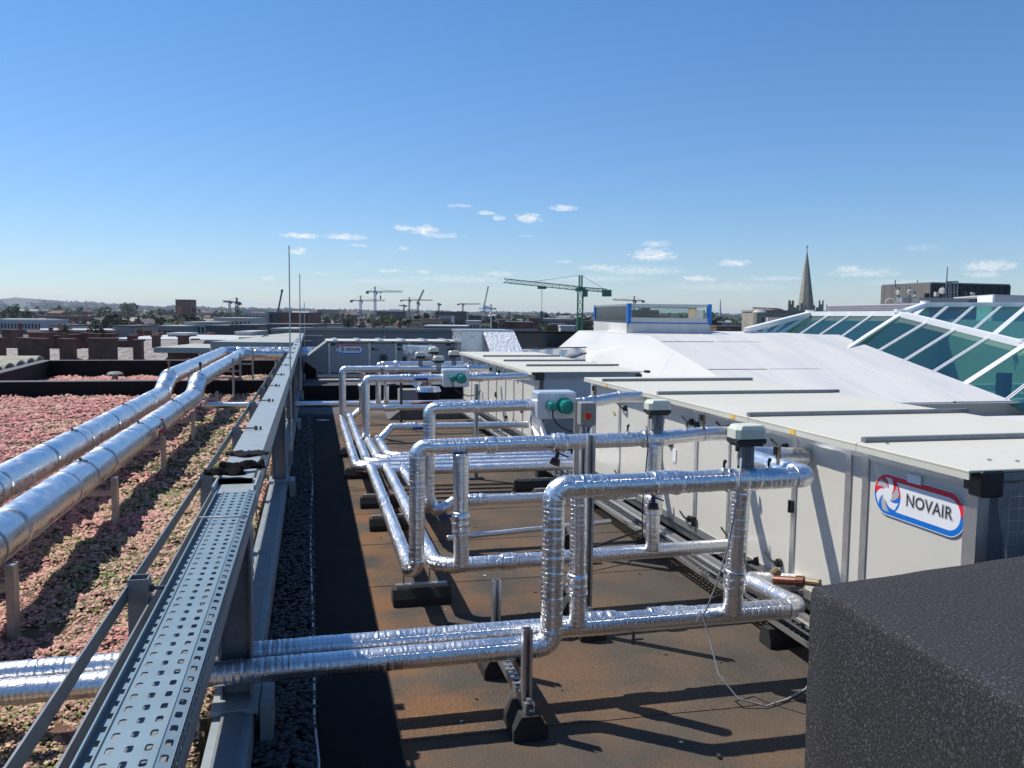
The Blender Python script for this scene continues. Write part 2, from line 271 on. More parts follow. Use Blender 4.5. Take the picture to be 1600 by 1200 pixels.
def glass_mat():
    m = bpy.data.materials.new('green tinted glazing'); m.use_nodes = True; t = m.node_tree; t.nodes.clear()
    o = t.nodes.new('ShaderNodeOutputMaterial'); tr = t.nodes.new('ShaderNodeBsdfTransparent'); tr.inputs[0].default_value = (.32, .58, .50, 1)
    gl = t.nodes.new('ShaderNodeBsdfGlossy'); gl.inputs['Roughness'].default_value = .03; gl.inputs[0].default_value = (.8, .95, .95, 1)
    fr = t.nodes.new('ShaderNodeFresnel'); fr.inputs[0].default_value = 1.35; mx = t.nodes.new('ShaderNodeMixShader'); sc_ = t.nodes.new('ShaderNodeMath'); sc_.operation = 'MULTIPLY'; sc_.inputs[1].default_value = .22
    t.links.new(fr.outputs[0], sc_.inputs[0]); t.links.new(sc_.outputs[0], mx.inputs[0]); t.links.new(tr.outputs[0], mx.inputs[1]); t.links.new(gl.outputs[0], mx.inputs[2]); t.links.new(mx.outputs[0], o.inputs[0])
    return m
MT['glass'] = glass_mat()
def clear_mat(name, tint, ior=1.45, rough=.05):
    m = bpy.data.materials.new(name); m.use_nodes = True; t = m.node_tree; t.nodes.clear()
    o = t.nodes.new('ShaderNodeOutputMaterial'); tr = t.nodes.new('ShaderNodeBsdfTransparent'); tr.inputs[0].default_value = (*tint, 1)
    gl = t.nodes.new('ShaderNodeBsdfGlossy'); gl.inputs['Roughness'].default_value = rough
    fr = t.nodes.new('ShaderNodeFresnel'); fr.inputs[0].default_value = ior; mx = t.nodes.new('ShaderNodeMixShader')
    t.links.new(fr.outputs[0], mx.inputs[0]); t.links.new(tr.outputs[0], mx.inputs[1]); t.links.new(gl.outputs[0], mx.inputs[2]); t.links.new(mx.outputs[0], o.inputs[0])
    return m
MT['clear'] = clear_mat('clear glass', (.82, .88, .88)); MT['film'] = mat('plastic wrap', (.40, .42, .45), .15, .3); B(MT['film']).inputs['Alpha'].default_value = .6; MT['bottlew'] = clear_mat('bottle plastic', (.85, .9, .85), 1.5)
MT['pink'] = mat('pink bottle label', (.42, .10, .13), .5)
def spark_mat():
    m = foil_mat('sun glinting foil', (.9, .9, .9), .6, False, .004); B(m).inputs['Metallic'].default_value = .45; return m
MT['spark'] = spark_mat()

# ------------------------------------------------------------------ mesh helpers
ORG = {}
class MB:
    def __init__(s): s.v = []; s.f = []; s.uv = None; s.n = 0
    def add(s, v, f):
        v = np.asarray(v, float).reshape(-1, 3); s.v.append(v); s.f += [tuple(i+s.n for i in q) for q in f]; s.n += len(v); return s
    def box(s, a, b, bev=0):
        x0, y0, z0 = [min(p, q) for p, q in zip(a, b)]; x1, y1, z1 = [max(p, q) for p, q in zip(a, b)]
        if bev:
            return s.chamfer((x0, y0, z0), (x1, y1, z1), bev)
        return s.add([(x0,y0,z0),(x1,y0,z0),(x1,y1,z0),(x0,y1,z0),(x0,y0,z1),(x1,y0,z1),(x1,y1,z1),(x0,y1,z1)], [(0,3,2,1),(4,5,6,7),(0,1,5,4),(1,2,6,5),(2,3,7,6),(3,0,4,7)])
    def chamfer(s, a, b, e):
        c = [(a[i]+b[i])/2 for i in range(3)]; h = [(b[i]-a[i])/2 for i in range(3)]; e = min(e, *(q*.49 for q in h))
        v = []; idx = {}
        for sx in (-1, 1):
            for sy in (-1, 1):
                for sz in (-1, 1):
                    for k in range(3):
                        q = [h[i]-(e if i != k else 0) for i in range(3)]
                        idx[(sx, sy, sz, k)] = len(v); v.append((c[0]+sx*q[0], c[1]+sy*q[1], c[2]+sz*q[2]))
        f = []
        for k in range(3):
            o = [i for i in range(3) if i != k]
            for sg in (-1, 1):
                q = []
                for (p, r) in ((-1, -1), (1, -1), (1, 1), (-1, 1)):
                    t = [0, 0, 0]; t[k] = sg; t[o[0]] = p; t[o[1]] = r; q.append(idx[(*t, k)])
                flip = (sg < 0) != (k == 1)
                f.append(tuple(q[::-1]) if flip else tuple(q))
        for k in range(3):                       # edges along axis k
            o = [i for i in range(3) if i != k]
            for p in (-1, 1):
                for r in (-1, 1):
                    t1 = [0, 0, 0]; t1[k] = -1; t1[o[0]] = p; t1[o[1]] = r; t2 = list(t1); t2[k] = 1
                    f.append((idx[(*t1, o[0])], idx[(*t2, o[0])], idx[(*t2, o[1])], idx[(*t1, o[1])]))
        for sx in (-1, 1):
            for sy in (-1, 1):
                for sz in (-1, 1): f.append(tuple(idx[(sx, sy, sz, k)] for k in range(3)))
        return s.add(v, f)
    def obox(s, c, ax, ay, az):                  # centre and three half vectors
        c, ax, ay, az = map(np.array, (c, ax, ay, az)); v = [c+i*ax+j*ay+k*az for k in (-1, 1) for j in (-1, 1) for i in (-1, 1)]
        return s.add(v, [(0,2,3,1),(4,5,7,6),(0,1,5,4),(1,3,7,5),(3,2,6,7),(2,0,4,6)])
    def bar(s, a, b, w, h=None, upv=(0, 0, 1)):
        a, b = np.array(a, float), np.array(b, float); h = h or w; d = b-a; l = np.linalg.norm(d); d = d/l; u = np.array(upv, float)
        if abs(d@u) > .99: u = np.array((0, 1., 0))
        x = np.cross(d, u); x /= np.linalg.norm(x); z = np.cross(x, d)
        return s.obox((a+b)/2, x*w/2, d*l/2, z*h/2)
    def cyl(s, a, b, r, n=12, r2=None, cap=True):
        a, b = np.array(a, float), np.array(b, float); r2 = r if r2 is None else r2; d = b-a; d = d/np.linalg.norm(d)
        u = np.array((0, 0, 1.)) if abs(d[2]) < .9 else np.array((1., 0, 0)); x = np.cross(d, u); x /= np.linalg.norm(x); y = np.cross(d, x)
        t = np.arange(n)*2*math.pi/n; c = np.outer(np.cos(t), x)+np.outer(np.sin(t), y)
        f = [(i, (i+1) % n, n+(i+1) % n, n+i) for i in range(n)]
        if cap: f += [tuple(range(n))[::-1], tuple(range(n, 2*n))]
        return s.add(np.vstack([a+c*r, b+c*r2]), f)
    def tube(s, pts, r, n=8):
        pts = np.array(pts, float); V, Fc = sweep(pts, np.full(len(pts), r), n); return s.add(V, Fc)
    def prism(s, poly, ext):
        p = np.array(poly, float); e = np.array(ext, float); n = len(p)
        return s.add(np.vstack([p, p+e]), [tuple(range(n))[::-1], tuple(range(n, 2*n))]+[(i, (i+1) % n, n+(i+1) % n, n+i) for i in range(n)])
    def build(s, name, m, parent=None, smooth=False, origin=None):
        v = np.vstack(s.v); 
        if parent is not None: org = ORG[parent.name]
        elif origin is not None: org = np.array(origin, float)
        else: org = np.array([(v[:, 0].min()+v[:, 0].max())/2, (v[:, 1].min()+v[:, 1].max())/2, v[:, 2].min()])
        me = bpy.data.meshes.new(name); me.from_pydata((v-org).tolist(), [], s.f); me.materials.append(MT[m] if isinstance(m, str) else m)
        if smooth: me.polygons.foreach_set('use_smooth', [True]*len(me.polygons))
        if s.uv is not None:
            ul = me.uv_layers.new(name='UVMap'); uv = np.vstack(s.uv); li = np.empty(len(me.loops), int); me.loops.foreach_get('vertex_index', li); ul.data.foreach_set('uv', uv[li].ravel())
        me.update()
        o = bpy.data.objects.new(name, me); sc.collection.objects.link(o)
        if parent is not None: o.parent = parent
        else: o.location = org
        ORG[o.name] = org
        return o
def sweep(pts, rad, n, closed=True):
    pts = np.asarray(pts, float); k = len(pts); d = np.gradient(pts, axis=0) if k > 2 else np.array([pts[1]-pts[0]]*2); d /= np.linalg.norm(d, axis=1)[:, None]
    u = np.array((0, 0, 1.)) if abs(d[0][2]) < .9 else np.array((0, 1., 0)); x = np.cross(d[0], u); x /= np.linalg.norm(x); V = np.empty((k, n, 3)); t = np.arange(n)*2*math.pi/n; ct, st = np.cos(t), np.sin(t)
    for i in range(k):
        x = x-d[i]*(x@d[i]); x /= np.linalg.norm(x); y = np.cross(d[i], x)
        r = rad[i]; r = r if np.ndim(r) else np.full(n, r); V[i] = pts[i]+(ct*r)[:, None]*x+(st*r)[:, None]*y
    Fc = [(i*n+j, i*n+(j+1) % n, (i+1)*n+(j+1) % n, (i+1)*n+j) for i in range(k-1) for j in range(n)]
    if closed: Fc += [tuple(range(n))[::-1], tuple(range((k-1)*n, k*n))]
    return V.reshape(-1, 3), Fc
def tag(o, label=None, cat=None, group=None, kind=None):
    if label: o['label'] = label
    if cat: o['category'] = cat
    if group: o['group'] = group
    if kind: o['kind'] = kind
    return o
def thing(name, loc, label, cat, group=None):
    o = bpy.data.objects.new(name, None); sc.collection.objects.link(o); o.location = loc; o.empty_display_size = .1; ORG[o.name] = np.array(loc, float)
    return tag(o, label, cat, group)
def copy_thing(o, delta=(0, 0, 0), label=None, rotz=0, parent=None, scale=None):
    c = o.copy(); sc.collection.objects.link(c); c.parent = parent
    if parent is None:
        c.location = Vector(o.location)+Vector(delta); c.rotation_euler = (0, 0, rotz)
        if scale: c.scale = scale
    if label: c['label'] = label
    for ch in o.children: copy_thing(ch, parent=c)
    return c
def inst(o, loc, parent):                       # a piece that shares the mesh of o, moved by loc
    c = bpy.data.objects.new(o.name.split('.')[0], o.data); sc.collection.objects.link(c); c.parent = parent; c.location = loc; return c

# ---- foil wrapped pipe pieces
def foil_piece(name, pts, r, parent, near, flare=None, m=None, smooth=True):
    """pts: polyline sampled finely is made here; the skin is creased in uneven rings as taped foil is"""
    pts = np.asarray(pts, float); seg = np.linalg.norm(np.diff(pts, axis=0), axis=1); s = np.concatenate([[0], np.cumsum(seg)]); Ltot = s[-1]
    step = .005 if near == 2 else .009 if near == 1 else .03; n = 28 if near == 2 else 20 if near == 1 else 12
    k = max(3, int(Ltot/step)); t = np.linspace(0, Ltot, k); P = np.stack([np.interp(t, s, pts[:, i]) for i in range(3)], 1)
    th = np.arange(n)*2*math.pi/n
    rad = np.full((k, n), r)
    # slow lumps
    ph = NR.rand(6)*6.28
    T, TH = np.meshgrid(t, th, indexing='ij')
    rad += r*.012*(np.sin(T*17+ph[0]+TH)+.7*np.sin(T*41+ph[1]-2*TH)+.5*np.sin(T*73+ph[2]+3*TH))
    if near:
        c = NR.rand()*.03
        while c < Ltot:
            amp = r*(.02+.03*NR.rand()); w = .0035+.002*NR.rand(); sk = (NR.rand()-.5)*.02; ph2 = NR.rand()*6.28; half = .4+.6*NR.rand()
            cc = c+sk*np.sin(TH+ph2)
            rad += amp*np.exp(-((T-cc)/w)**2)*np.clip(.55+half*np.sin(TH*1+ph2*3), 0, 1.2)
            rad -= amp*.6*np.exp(-((T-cc-.009)/(w*1.4))**2)
            c += .02+.03*NR.rand()
        rad += r*.0022*NR.randn(k, n)
    if flare is not None: rad *= flare(t/Ltot)[:, None]
    V, Fc = sweep(P, rad, n)
    mb = MB(); mb.add(V, Fc); uv = np.stack([(TH*r).ravel(), T.ravel()], 1); mb.uv = [uv]
    return mb.build(name, m or ('foil' if near else 'foil_far'), parent, smooth=smooth)
def foil_path(parent, pts, r, near, bend=None, names=('pipe', 'elbow'), m=None, mitre=False):
    pts = [np.array(p, float) for p in pts]; bend = bend or r*1.5; prev = pts[0]
    for i in range(1, len(pts)):
        a, b = pts[i-1], pts[i]; d1 = (b-a)/np.linalg.norm(b-a)
        if i < len(pts)-1:
            d2 = (pts[i+1]-b)/np.linalg.norm(pts[i+1]-b); ang = math.acos(max(-1, min(1, d1@d2))); tl = bend*math.tan(ang/2)
            e = b-d1*tl; foil_piece(names[0], [prev, e], r, parent, near, m=m)
            o = e+ (d2-d1*(d1@d2))/np.linalg.norm(d2-d1*(d1@d2))*bend; st = b+d2*tl; x = e-o; y = d1*bend
            arc = [o+x*math.cos(q)+y*math.sin(q) for q in np.linspace(0, ang, 4 if mitre else 12)]
            arc = [arc[0]-d1*.012]+arc+[arc[-1]+d2*.012]
            foil_piece(names[1], arc, r*1.035, parent, near, m=m); prev = st
        else: foil_piece(names[0], [prev, b], r, parent, near, m=m)
def sleeve(parent, a, b, r, near, name='valve_jacket'):
    fl = lambda q: .93+.12*np.clip(np.minimum(q, 1-q)*7, 0, 1)+.03*np.sin(q*19)
    foil_piece(name, [a, b], r, parent, near, flare=fl)
    # taped collar where the jacket starts
    foil_piece('tape_collar', [np.array(a)+(np.array(b)-a)*.01, np.array(a)+(np.array(b)-a)*.12], r*1.06, parent, near, m='tape')

# ================================================================== THE ROOF DECK
def roof_deck():
    d = MB().box((-7.2, -4, -.35), (12.55, 30, -.012)).box((12.55, -4, -.35), (26, 12, -.012)).build('roof_deck', 'greyfelt'); tag(d, kind='structure')
    fl = MB().box((.0, -2, -.010), (2.95, 15.2, -.004)).build('felt_roof', 'felt'); tag(fl, kind='structure')
    y = -1.5; i = 0                                   # felt laid in sheets that lap each other
    edges = [-2, -.9, .1, 1.12, 2.14, 3.42, 4.45, 5.47, 6.5, 7.52, 8.55, 9.56, 10.6, 11.6, 12.6, 13.7]
    for a, b in zip(edges, edges[1:]):
        j = (R_.random()-.5)*.012
        mb = MB(); n = 14; xs = np.linspace(.0, 2.95, n); w = [.004*math.sin(x*3+a*7)+.003*math.sin(x*11+a) for x in xs]
        v = []; f = []
        for k, x in enumerate(xs):
            v += [(x, a+w[k]+j, .0006), (x, a+w[k]+j, .0050), (x, b+.05, .0014), (x, b+.05, .0002)]
        for k in range(n-1):
            o = k*4
            for q in range(4): f.append((o+q, o+(q+1) % 4, o+4+(q+1) % 4, o+4+q))
        mb.add(v, f); mb.build('felt_sheet', 'felt', fl)
    # black felt strip out to the beam's shadow edge, shade painted into its black
    MBx = MB().box((.012, -2, .0075), (.345, 14.9, .0115)).build('shaded_gutter_strip', 'feltshade'); tag(MBx, kind='structure')
roof_deck()
# sedum roof
def sedum():
    s = MB().box((-16, -3, -.3), (-.44, 17.9, .075)).build('green_roof_base', 'soil'); tag(s, kind='structure')
    s = MB().box((-6.3, 18.35, -.3), (-.44, 22.9, .075)).build('green_roof_base_far', 'soil'); tag(s, kind='structure')
    s = MB().box((-.2, 23.6, -.3), (1.1, 27.5, .48)).build('green_roof_base_corner', 'soil'); tag(s, kind='structure')
    def tufts(name, n, fx, size, zbase):
        P = np.array([fx() for _ in range(n)]); g_ = np.sin(P[:, 0]*13+1.7*np.sin(P[:, 1]*5))*np.sin(P[:, 1]*11+1.3*np.sin(P[:, 0]*7)); P = P[(g_ < .84) | (NR.rand(n) < .25)]; n = len(P); sz = size(P[:, 1]) if callable(size) else np.full(n, size)
        sz = sz*(.55+.9*NR.rand(n)); a = NR.rand(n)*6.28
        # a low rosette: five tilted facets round a raised middle
        K = 5; ang = np.arange(K)*2*math.pi/K
        V = np.empty((n, K+1, 3)); hh = (.3+1.1*NR.rand(n))*sz
        un = .014*np.sin(P[:, 0]*7+P[:, 1]*3)+.014*np.sin(P[:, 1]*9-P[:, 0]*4)+.016*np.sin(P[:, 1]*23+P[:, 0]*17)*np.sin(P[:, 0]*29)+.012*NR.rand(n)
        for q in range(K):
            rr = sz*(.75+.5*NR.rand(n)); V[:, q, 0] = P[:, 0]+rr*np.cos(a+ang[q]); V[:, q, 1] = P[:, 1]+rr*np.sin(a+ang[q]); V[:, q, 2] = zbase+un+hh*(NR.rand(n)*.9-.25)
        V[:, K, 0] = P[:, 0]+.3*sz*(NR.rand(n)-.5); V[:, K, 1] = P[:, 1]; V[:, K, 2] = zbase+un+hh
        base = (np.arange(n)*(K+1))[:, None]
        tri = np.array([(q, (q+1) % K, K) for q in range(K)]); F_ = (base[:, :, None]+tri[None]).reshape(-1, 3)
        me = bpy.data.meshes.new(name); me.vertices.add(n*(K+1)); me.vertices.foreach_set('co', V.ravel()); me.loops.add(F_.size); me.loops.foreach_set('vertex_index', F_.ravel().astype(np.int32))
        me.polygons.add(len(F_)); me.polygons.foreach_set('loop_start', np.arange(0, F_.size, 3, dtype=np.int32)); me.polygons.foreach_set('loop_total', np.full(len(F_), 3, dtype=np.int32)); me.materials.append(MT['sedum']); me.update(calc_edges=True)
        o = bpy.data.objects.new(name, me); sc.collection.objects.link(o); return o
    def f1():
        y = 1.0+7.5*NR.rand()**1.25; return (-.45-NR.rand()*(1.9+.12*y), y)
    def f2():
        y = 7+10.9*NR.rand(); return (-.45-NR.rand()*(.75*y+2.0), y)
    def f3():
        y = 3.2+5*NR.rand(); return (-2.2-NR.rand()*(.6*y+1.), y)
    tag(tufts('sedum_near', 135000, f1, lambda y: .0042+.0011*y, .085), 'pink flowering sedum mixed with green leaves under the silver ducts', 'sedum', kind='stuff')
    tag(tufts('sedum_middle', 76000, f2, lambda y: .009+.0010*y, .085), 'dense pink sedum carpet in front of the long black kerb', 'sedum', kind='stuff')
    tag(tufts('sedum_side', 24000, f3, .014, .085), 'pink sedum carpet left of the silver ducts', 'sedum', kind='stuff')
    tag(tufts('sedum_far', 28000, lambda: (-.5-NR.rand()*5.7, 18.4+4.4*NR.rand()), .030, .09), 'pink sedum bed between the two long black kerbs', 'sedum', kind='stuff')
    tag(tufts('sedum_corner', 3000, lambda: (-.2+NR.rand()*1.3, 23.7+3.7*NR.rand()), .05, .5), 'small patch of pink sedum at the corner by the grey screen', 'sedum', kind='stuff')
sedum()
def kerb(name, a, b, z0, z1, w, label):              # felt covered upstand with a metal edge trim
    t = thing(name, ((a[0]+b[0])/2, (a[1]+b[1])/2, z0), label, 'kerb')
    MB().bar((a[0], a[1], (z0+z1)/2), (b[0], b[1], (z0+z1)/2), w, z1-z0).build('upstand', 'upstand', t)
    MB().bar((a[0], a[1], z1+.008), (b[0], b[1], z1+.008), w+.02, .012).build('coping', 'greyfelt', t)
    return t
kerb('roof_kerb', (-16, 18.12), (-.46, 18.12), .0, .37, .30, 'long black felt kerb dividing the two pink sedum beds')
kerb('roof_kerb', (-6.35, 23.1), (-.46, 23.1), .0, .50, .26, 'long black felt kerb behind the far pink sedum bed, in front of the brick chimneys')
kerb('roof_kerb', (-6.1, 18.4), (-6.45, 23.2), .0, .50, .2, 'short black kerb running beside the curved mossy roof')
# vent on the far bed
t = thing('roof_vent', (-4.55, 21.6, .1), 'small grey mushroom vent standing in the far sedum bed', 'vent')
MB().cyl((-4.55, 21.6, .08), (-4.55, 21.6, .27), .07, 10).build('pipe', 'rendg', t); MB().cyl((-4.55, 21.6, .27), (-4.55, 21.6, .32), .19, 12, .12).build('cap', 'rendg', t)
# curved mossy roof beyond the short kerb
t = thing('barrel_roof', (-9.5, 24, -.2), 'mossy curved fibre cement roof of joined barrel sheets at the left', 'roof')
for i in range(6):
    x = -6.75-.25; y = 20.6+i*1.15
    mb = MB(); n = 10; pr = [(0, y+.52*math.cos(math.pi-k*math.pi/n), .12+.34*math.sin(k*math.pi/n)) for k in range(n+1)]
    inn = [(0, y+.46*math.cos(k*math.pi/n), .12+.28*math.sin(k*math.pi/n)) for k in range(n+1)]
    poly = [(x-.1*i-0.0, p[1], p[2]) for p in pr]+[(x-.1*i, p[1], p[2]) for p in inn]
    V = np.array(poly); e = np.array((-9, 0, 0.)); nn = len(V); f = []
    m_ = n+1
    for k in range(n):
        f += [(k, k+1, nn+k+1, nn+k), (m_+k, m_+k+1, nn+m_+k+1, nn+m_+k), (k, k+1, m_+n-k-1, m_+n-k), (nn+k, nn+m_+n-k, nn+m_+n-k-1, nn+k+1)]
    mb.add(np.vstack([V, V+e]), f); mb.build('barrel_sheet', 'barrel', t)

# ================================================================== GRAVEL, BASE CHANNEL, CABLE
def gravel():
    n = 5200; ico = np.array([(0,0,1),(.9,0,.4),(.28,.85,.4),(-.72,.53,.4),(-.72,-.53,.4),(.28,-.85,.4),(0,0,-.6)]); fc = [(0,1,2),(0,2,3),(0,3,4),(0,4,5),(0,5,1),(6,2,1),(6,3,2),(6,4,3),(6,5,4),(6,1,5)]
    y = 2.6+12.3*NR.rand(n)**1.5; x = -.235+.235*NR.rand(n); s = .009+.008*NR.rand(n)+y*.0006; V = ico[None]*s[:, None, None]*(.75+.5*NR.rand(n, 7, 3)); V[:, :, 2] *= .7
    a = NR.rand(n)*6.28; c, s_ = np.cos(a), np.sin(a); X = V[:, :, 0]*c[:, None]-V[:, :, 1]*s_[:, None]*1.25; Y = V[:, :, 0]*s_[:, None]+V[:, :, 1]*c[:, None]*1.25; V[:, :, 0] = X+x[:, None]; V[:, :, 1] = Y+y[:, None]; V[:, :, 2] += (.02+.018*NR.rand(n))[:, None]
    mb = MB(); F_ = [tuple(int(q)+7*i for q in f) for i in range(n) for f in fc]; mb.add(V.reshape(-1, 3), F_); o = mb.build('gravel', 'stone'); tag(o, 'strip of dark river gravel between the steel posts and the shaded black gutter strip', 'gravel', kind='stuff')
    o = MB().box((-.24, -2, -.003), (.004, 14.95, .012)).build('gravel_bed', 'feltshade'); tag(o, kind='structure')
gravel()
mb = MB().tube([(-.0, 1.2, .035), (.01, 2.6, .03), (.012, 3.3, .03), (-.004, 3.62, .035), (-.004, 4.4, .03), (-.012, 5.2, .03), (-.022, 6.2, .035), (-.024, 7.2, .03), (-.008, 8.6, .035), (-.01, 9.3, .03), (-.04, 10.5, .03), (-.055, 12.5, .03), (-.06, 14.8, .03)], .0065, 6)
tag(mb.build('earth_cable', 'wire', smooth=True), 'thin white cable lying along the edge of the gravel strip', 'cable')

# ================================================================== STEEL BEAM FRAME
bt = thing('steel_beam_frame', (-.317, 8, .0), 'long galvanised steel beam on posts running to the far screen', 'beam')
MB().box((-.39, 3.62, 1.02), (-.245, 28, 1.10)).box((-.38, 3.70, .93), (-.255, 28, 1.02)).build('top_beam', 'galvl', bt)
MB().box((-.40, -1, .02), (-.245, 28, .17)).build('base_channel', 'galvl', bt)
MB().box((-.365, -1, .16), (-.280, 28, .186)).build('base_plate', 'galv', bt)
for y in (.5, 3.62, 8.35, 13.0, 17.7, 22.4, 27):          # H section posts
    mb = MB(); z0, z1 = .17, .93 if y > 3.7 else 1.02
    mb.box((-.262, y-.06, z0), (-.252, y+.06, z1)).box((-.382, y-.06, z0), (-.372, y+.06, z1)).box((-.372, y-.005, z0), (-.262, y+.005, z1))
    mb.build('post', 'galv', bt)
    mb = MB(); mb.box((-.41, y-.17, .172), (-.225, y+.10, .195)); mb.box((-.22, y-.14, .0), (-.17, y+.08, .19)); mb.build('foot_plate', 'galvl', bt)
MB().box((-.455, -1, .37), (-.405, 28, .90)).box((-.405, -1, .78), (-.384, 28, .95)).build('unseen_shade_board', 'galv', bt)  # unseen boards, added to throw the gravel strip into shade
for y in (5.15, 6.75, 8.1, 9.5, 11.2, 12.9, 14.6, 16.3, 18.0, 19.7, 21.5):   # hook bolts on the top flange
    mb = MB().bar((-.40, y, 1.112), (-.315, y, 1.112), .008, .008).cyl((-.325, y, 1.10), (-.325, y, 1.125), .010, 6).cyl((-.30, y+.01, 1.10), (-.30, y+.01, 1.12), .007, 6)
    mb.build('hook_bolt', 'steeld', bt)
# open channel end section between the tray and the beam
mb = MB().box((-.385, 3.44, 1.02), (-.225, 3.72, 1.085)).box((-.385, 3.62, 1.085), (-.225, 3.66, 1.10)); mb.build('splice_box', 'galvl', bt)
mb = MB().box((-.388, 3.45, 1.085), (-.38, 3.9, 1.11)).box((-.23, 3.45, 1.085), (-.222, 3.9, 1.11)); mb.build('splice_flange', 'galvl', bt)
MB().box((-.37, -1, .90), (-.25, 3.62, .99)).build('lower_beam', 'galv', bt)
for y in (2.0, 3.1, 4.7, 6.4):
    mb = MB().box((-.415, y-.02, .30), (-.405, y+.02, .95)); 
    for z in (.42, .5, .54): mb.cyl((-.404, y, z), (-.400, y, z), .006, 8)
    mb.build('hanger_strap', 'strut', bt)
# perforated tray lying on the beam
def tray():
    t = thing('cable_tray', (-.29, 2.2, 1.0), 'long perforated galvanised cable tray lid lying on the steel beam', 'cable tray')
    y0, y1 = .55, 3.43; pitch = .0495
    def perf(name, x0, x1, z0, z1, cols, hw, hl, stagger=0, m='traym', zoff=None):
        """sheet between x0..x1 with real slots; cols are slot centres"""
        mb = MB(); n = int((y1-y0)/pitch); bounds = [x0]+[(a+b)/2 for a, b in zip(cols, cols[1:])]+[x1]
        for ci, cx in enumerate(cols):
            xa, xb = bounds[ci], bounds[ci+1]
            for i in range(n):
                ya = y0+i*pitch; yb = ya+pitch; yc = ya+pitch/2+(stagger*pitch*(ci % 2))
                c = hw*.5
                ring = [(cx-hw, yc-hl+c), (cx-hw+c, yc-hl), (cx+hw-c, yc-hl), (cx+hw, yc-hl+c), (cx+hw, yc+hl-c), (cx+hw-c, yc+hl), (cx-hw+c, yc+hl), (cx-hw, yc+hl-c)]
                out = [(xa, ya), (xa, ya), (xb, ya), (xb, ya), (xb, yb), (xb, yb), (xa, yb), (xa, yb)]
                zz = lambda x: z0+(z1-z0)*(x-x0)/(x1-x0)
                v = [(p[0], p[1], zz(p[0])) for p in out]+[(p[0], p[1], zz(p[0])) for p in ring]+[(p[0], p[1], zz(p[0])-.003) for p in ring]
                f = [(1, 2, 10, 9), (3, 4, 12, 11), (5, 6, 14, 13), (7, 0, 8, 15), (0, 9, 8), (2, 11, 10), (4, 13, 12), (6, 15, 14)]
                f += [(8+q, 8+(q+1) % 8, 16+(q+1) % 8, 16+q) for q in range(8)]
                mb.add(v, f)
        return mb.build(name, m, t)
    perf('centre_sheet', -.338, -.248, 1.092, 1.092, [-.323, -.293, -.263], .0060, .0112, 0)
    perf('right_flange', -.242, -.221, 1.098, 1.094, [-.2315], .0062, .0115)
    perf('left_flange', -.363, -.3385, 1.082, 1.082, [-.351], .0072, .0108)
    mb = MB().tube([(-.366, y0, 1.096), (-.366, y1, 1.096)], .0032, 6).tube([(-.3405, y0, 1.093), (-.3405, y1, 1.093)], .003, 6).tube([(-.245, y0, 1.0975), (-.245, y1, 1.0975)], .003, 6).box((-.3685, y0, 1.045), (-.3665, y1, 1.096)).box((-.3385, y0, 1.082), (-.3370, y1, 1.0915))
    mb.build('folded_edges', 'traym', t)
    mb = MB(); n = int((y1-y0)/.025)
    for i in range(n):                               # side flange with square perforations
        ya = y0+i*.025; mb.box((-.2205, ya+.008, 1.062), (-.2185, ya+.025, 1.092))
    mb.box((-.2205, y0, 1.088), (-.2185, y1, 1.0945)).box((-.2205, y0, 1.040), (-.2185, y1, 1.066)); mb.build('side_flange', 'traym', t)
    for i in range(2):
        mb = MB().cyl((-.37, 2.93+.002*i, 1.112), (-.205, 2.915-.006*i, 1.112), .0025, 5); 
        if i == 0: mb.tube([(-.205, 2.915, 1.112), (-.196, 2.91, 1.07), (-.2, 2.87, .98), (-.193, 2.84, .93)], .0016, 5).tube([(-.205, 2.915, 1.112), (-.2, 2.92, 1.03), (-.196, 2.9, .95)], .0016, 5)
        mb.build('tie_wire', 'cable', t, smooth=True)
tray()
# guard rail outside the beam
gt = thing('guard_rail', (-.5, 7, .1), 'low galvanised guard rail of two flat bars on box posts beside the beam', 'railing')
for y in (.95, 2.6, 4.24, 5.9, 7.5, 8.98, 10.4, 11.95, 13.5, 15.1, 16.7):
    mb = MB(); w = .028; x = -.497
    for a in ((x-w, y-w, x-w+.004, y+w), (x+w-.004, y-w, x+w, y+w), (x-w+.004, y-w, x+w-.004, y-w+.004), (x-w+.004, y+w-.004, x+w-.004, y+w)): mb.box((a[0], a[1], .09), (a[2], a[3], 1.02))
    mb.build('box_post', 'galv', gt)
    MB().cyl((-.468, y, .985), (-.40, y, .985), .006, 6).cyl((-.466, y, .985), (-.458, y, .985), .012, 6).build('bolt', 'steeld', gt)
MB().box((-.531, -1, .955), (-.526, 17, 1.0)).build('outer_bar', 'galv', gt)
MB().box((-.467, -1, .91), (-.462, 17, .955)).build('inner_bar', 'galv', gt)
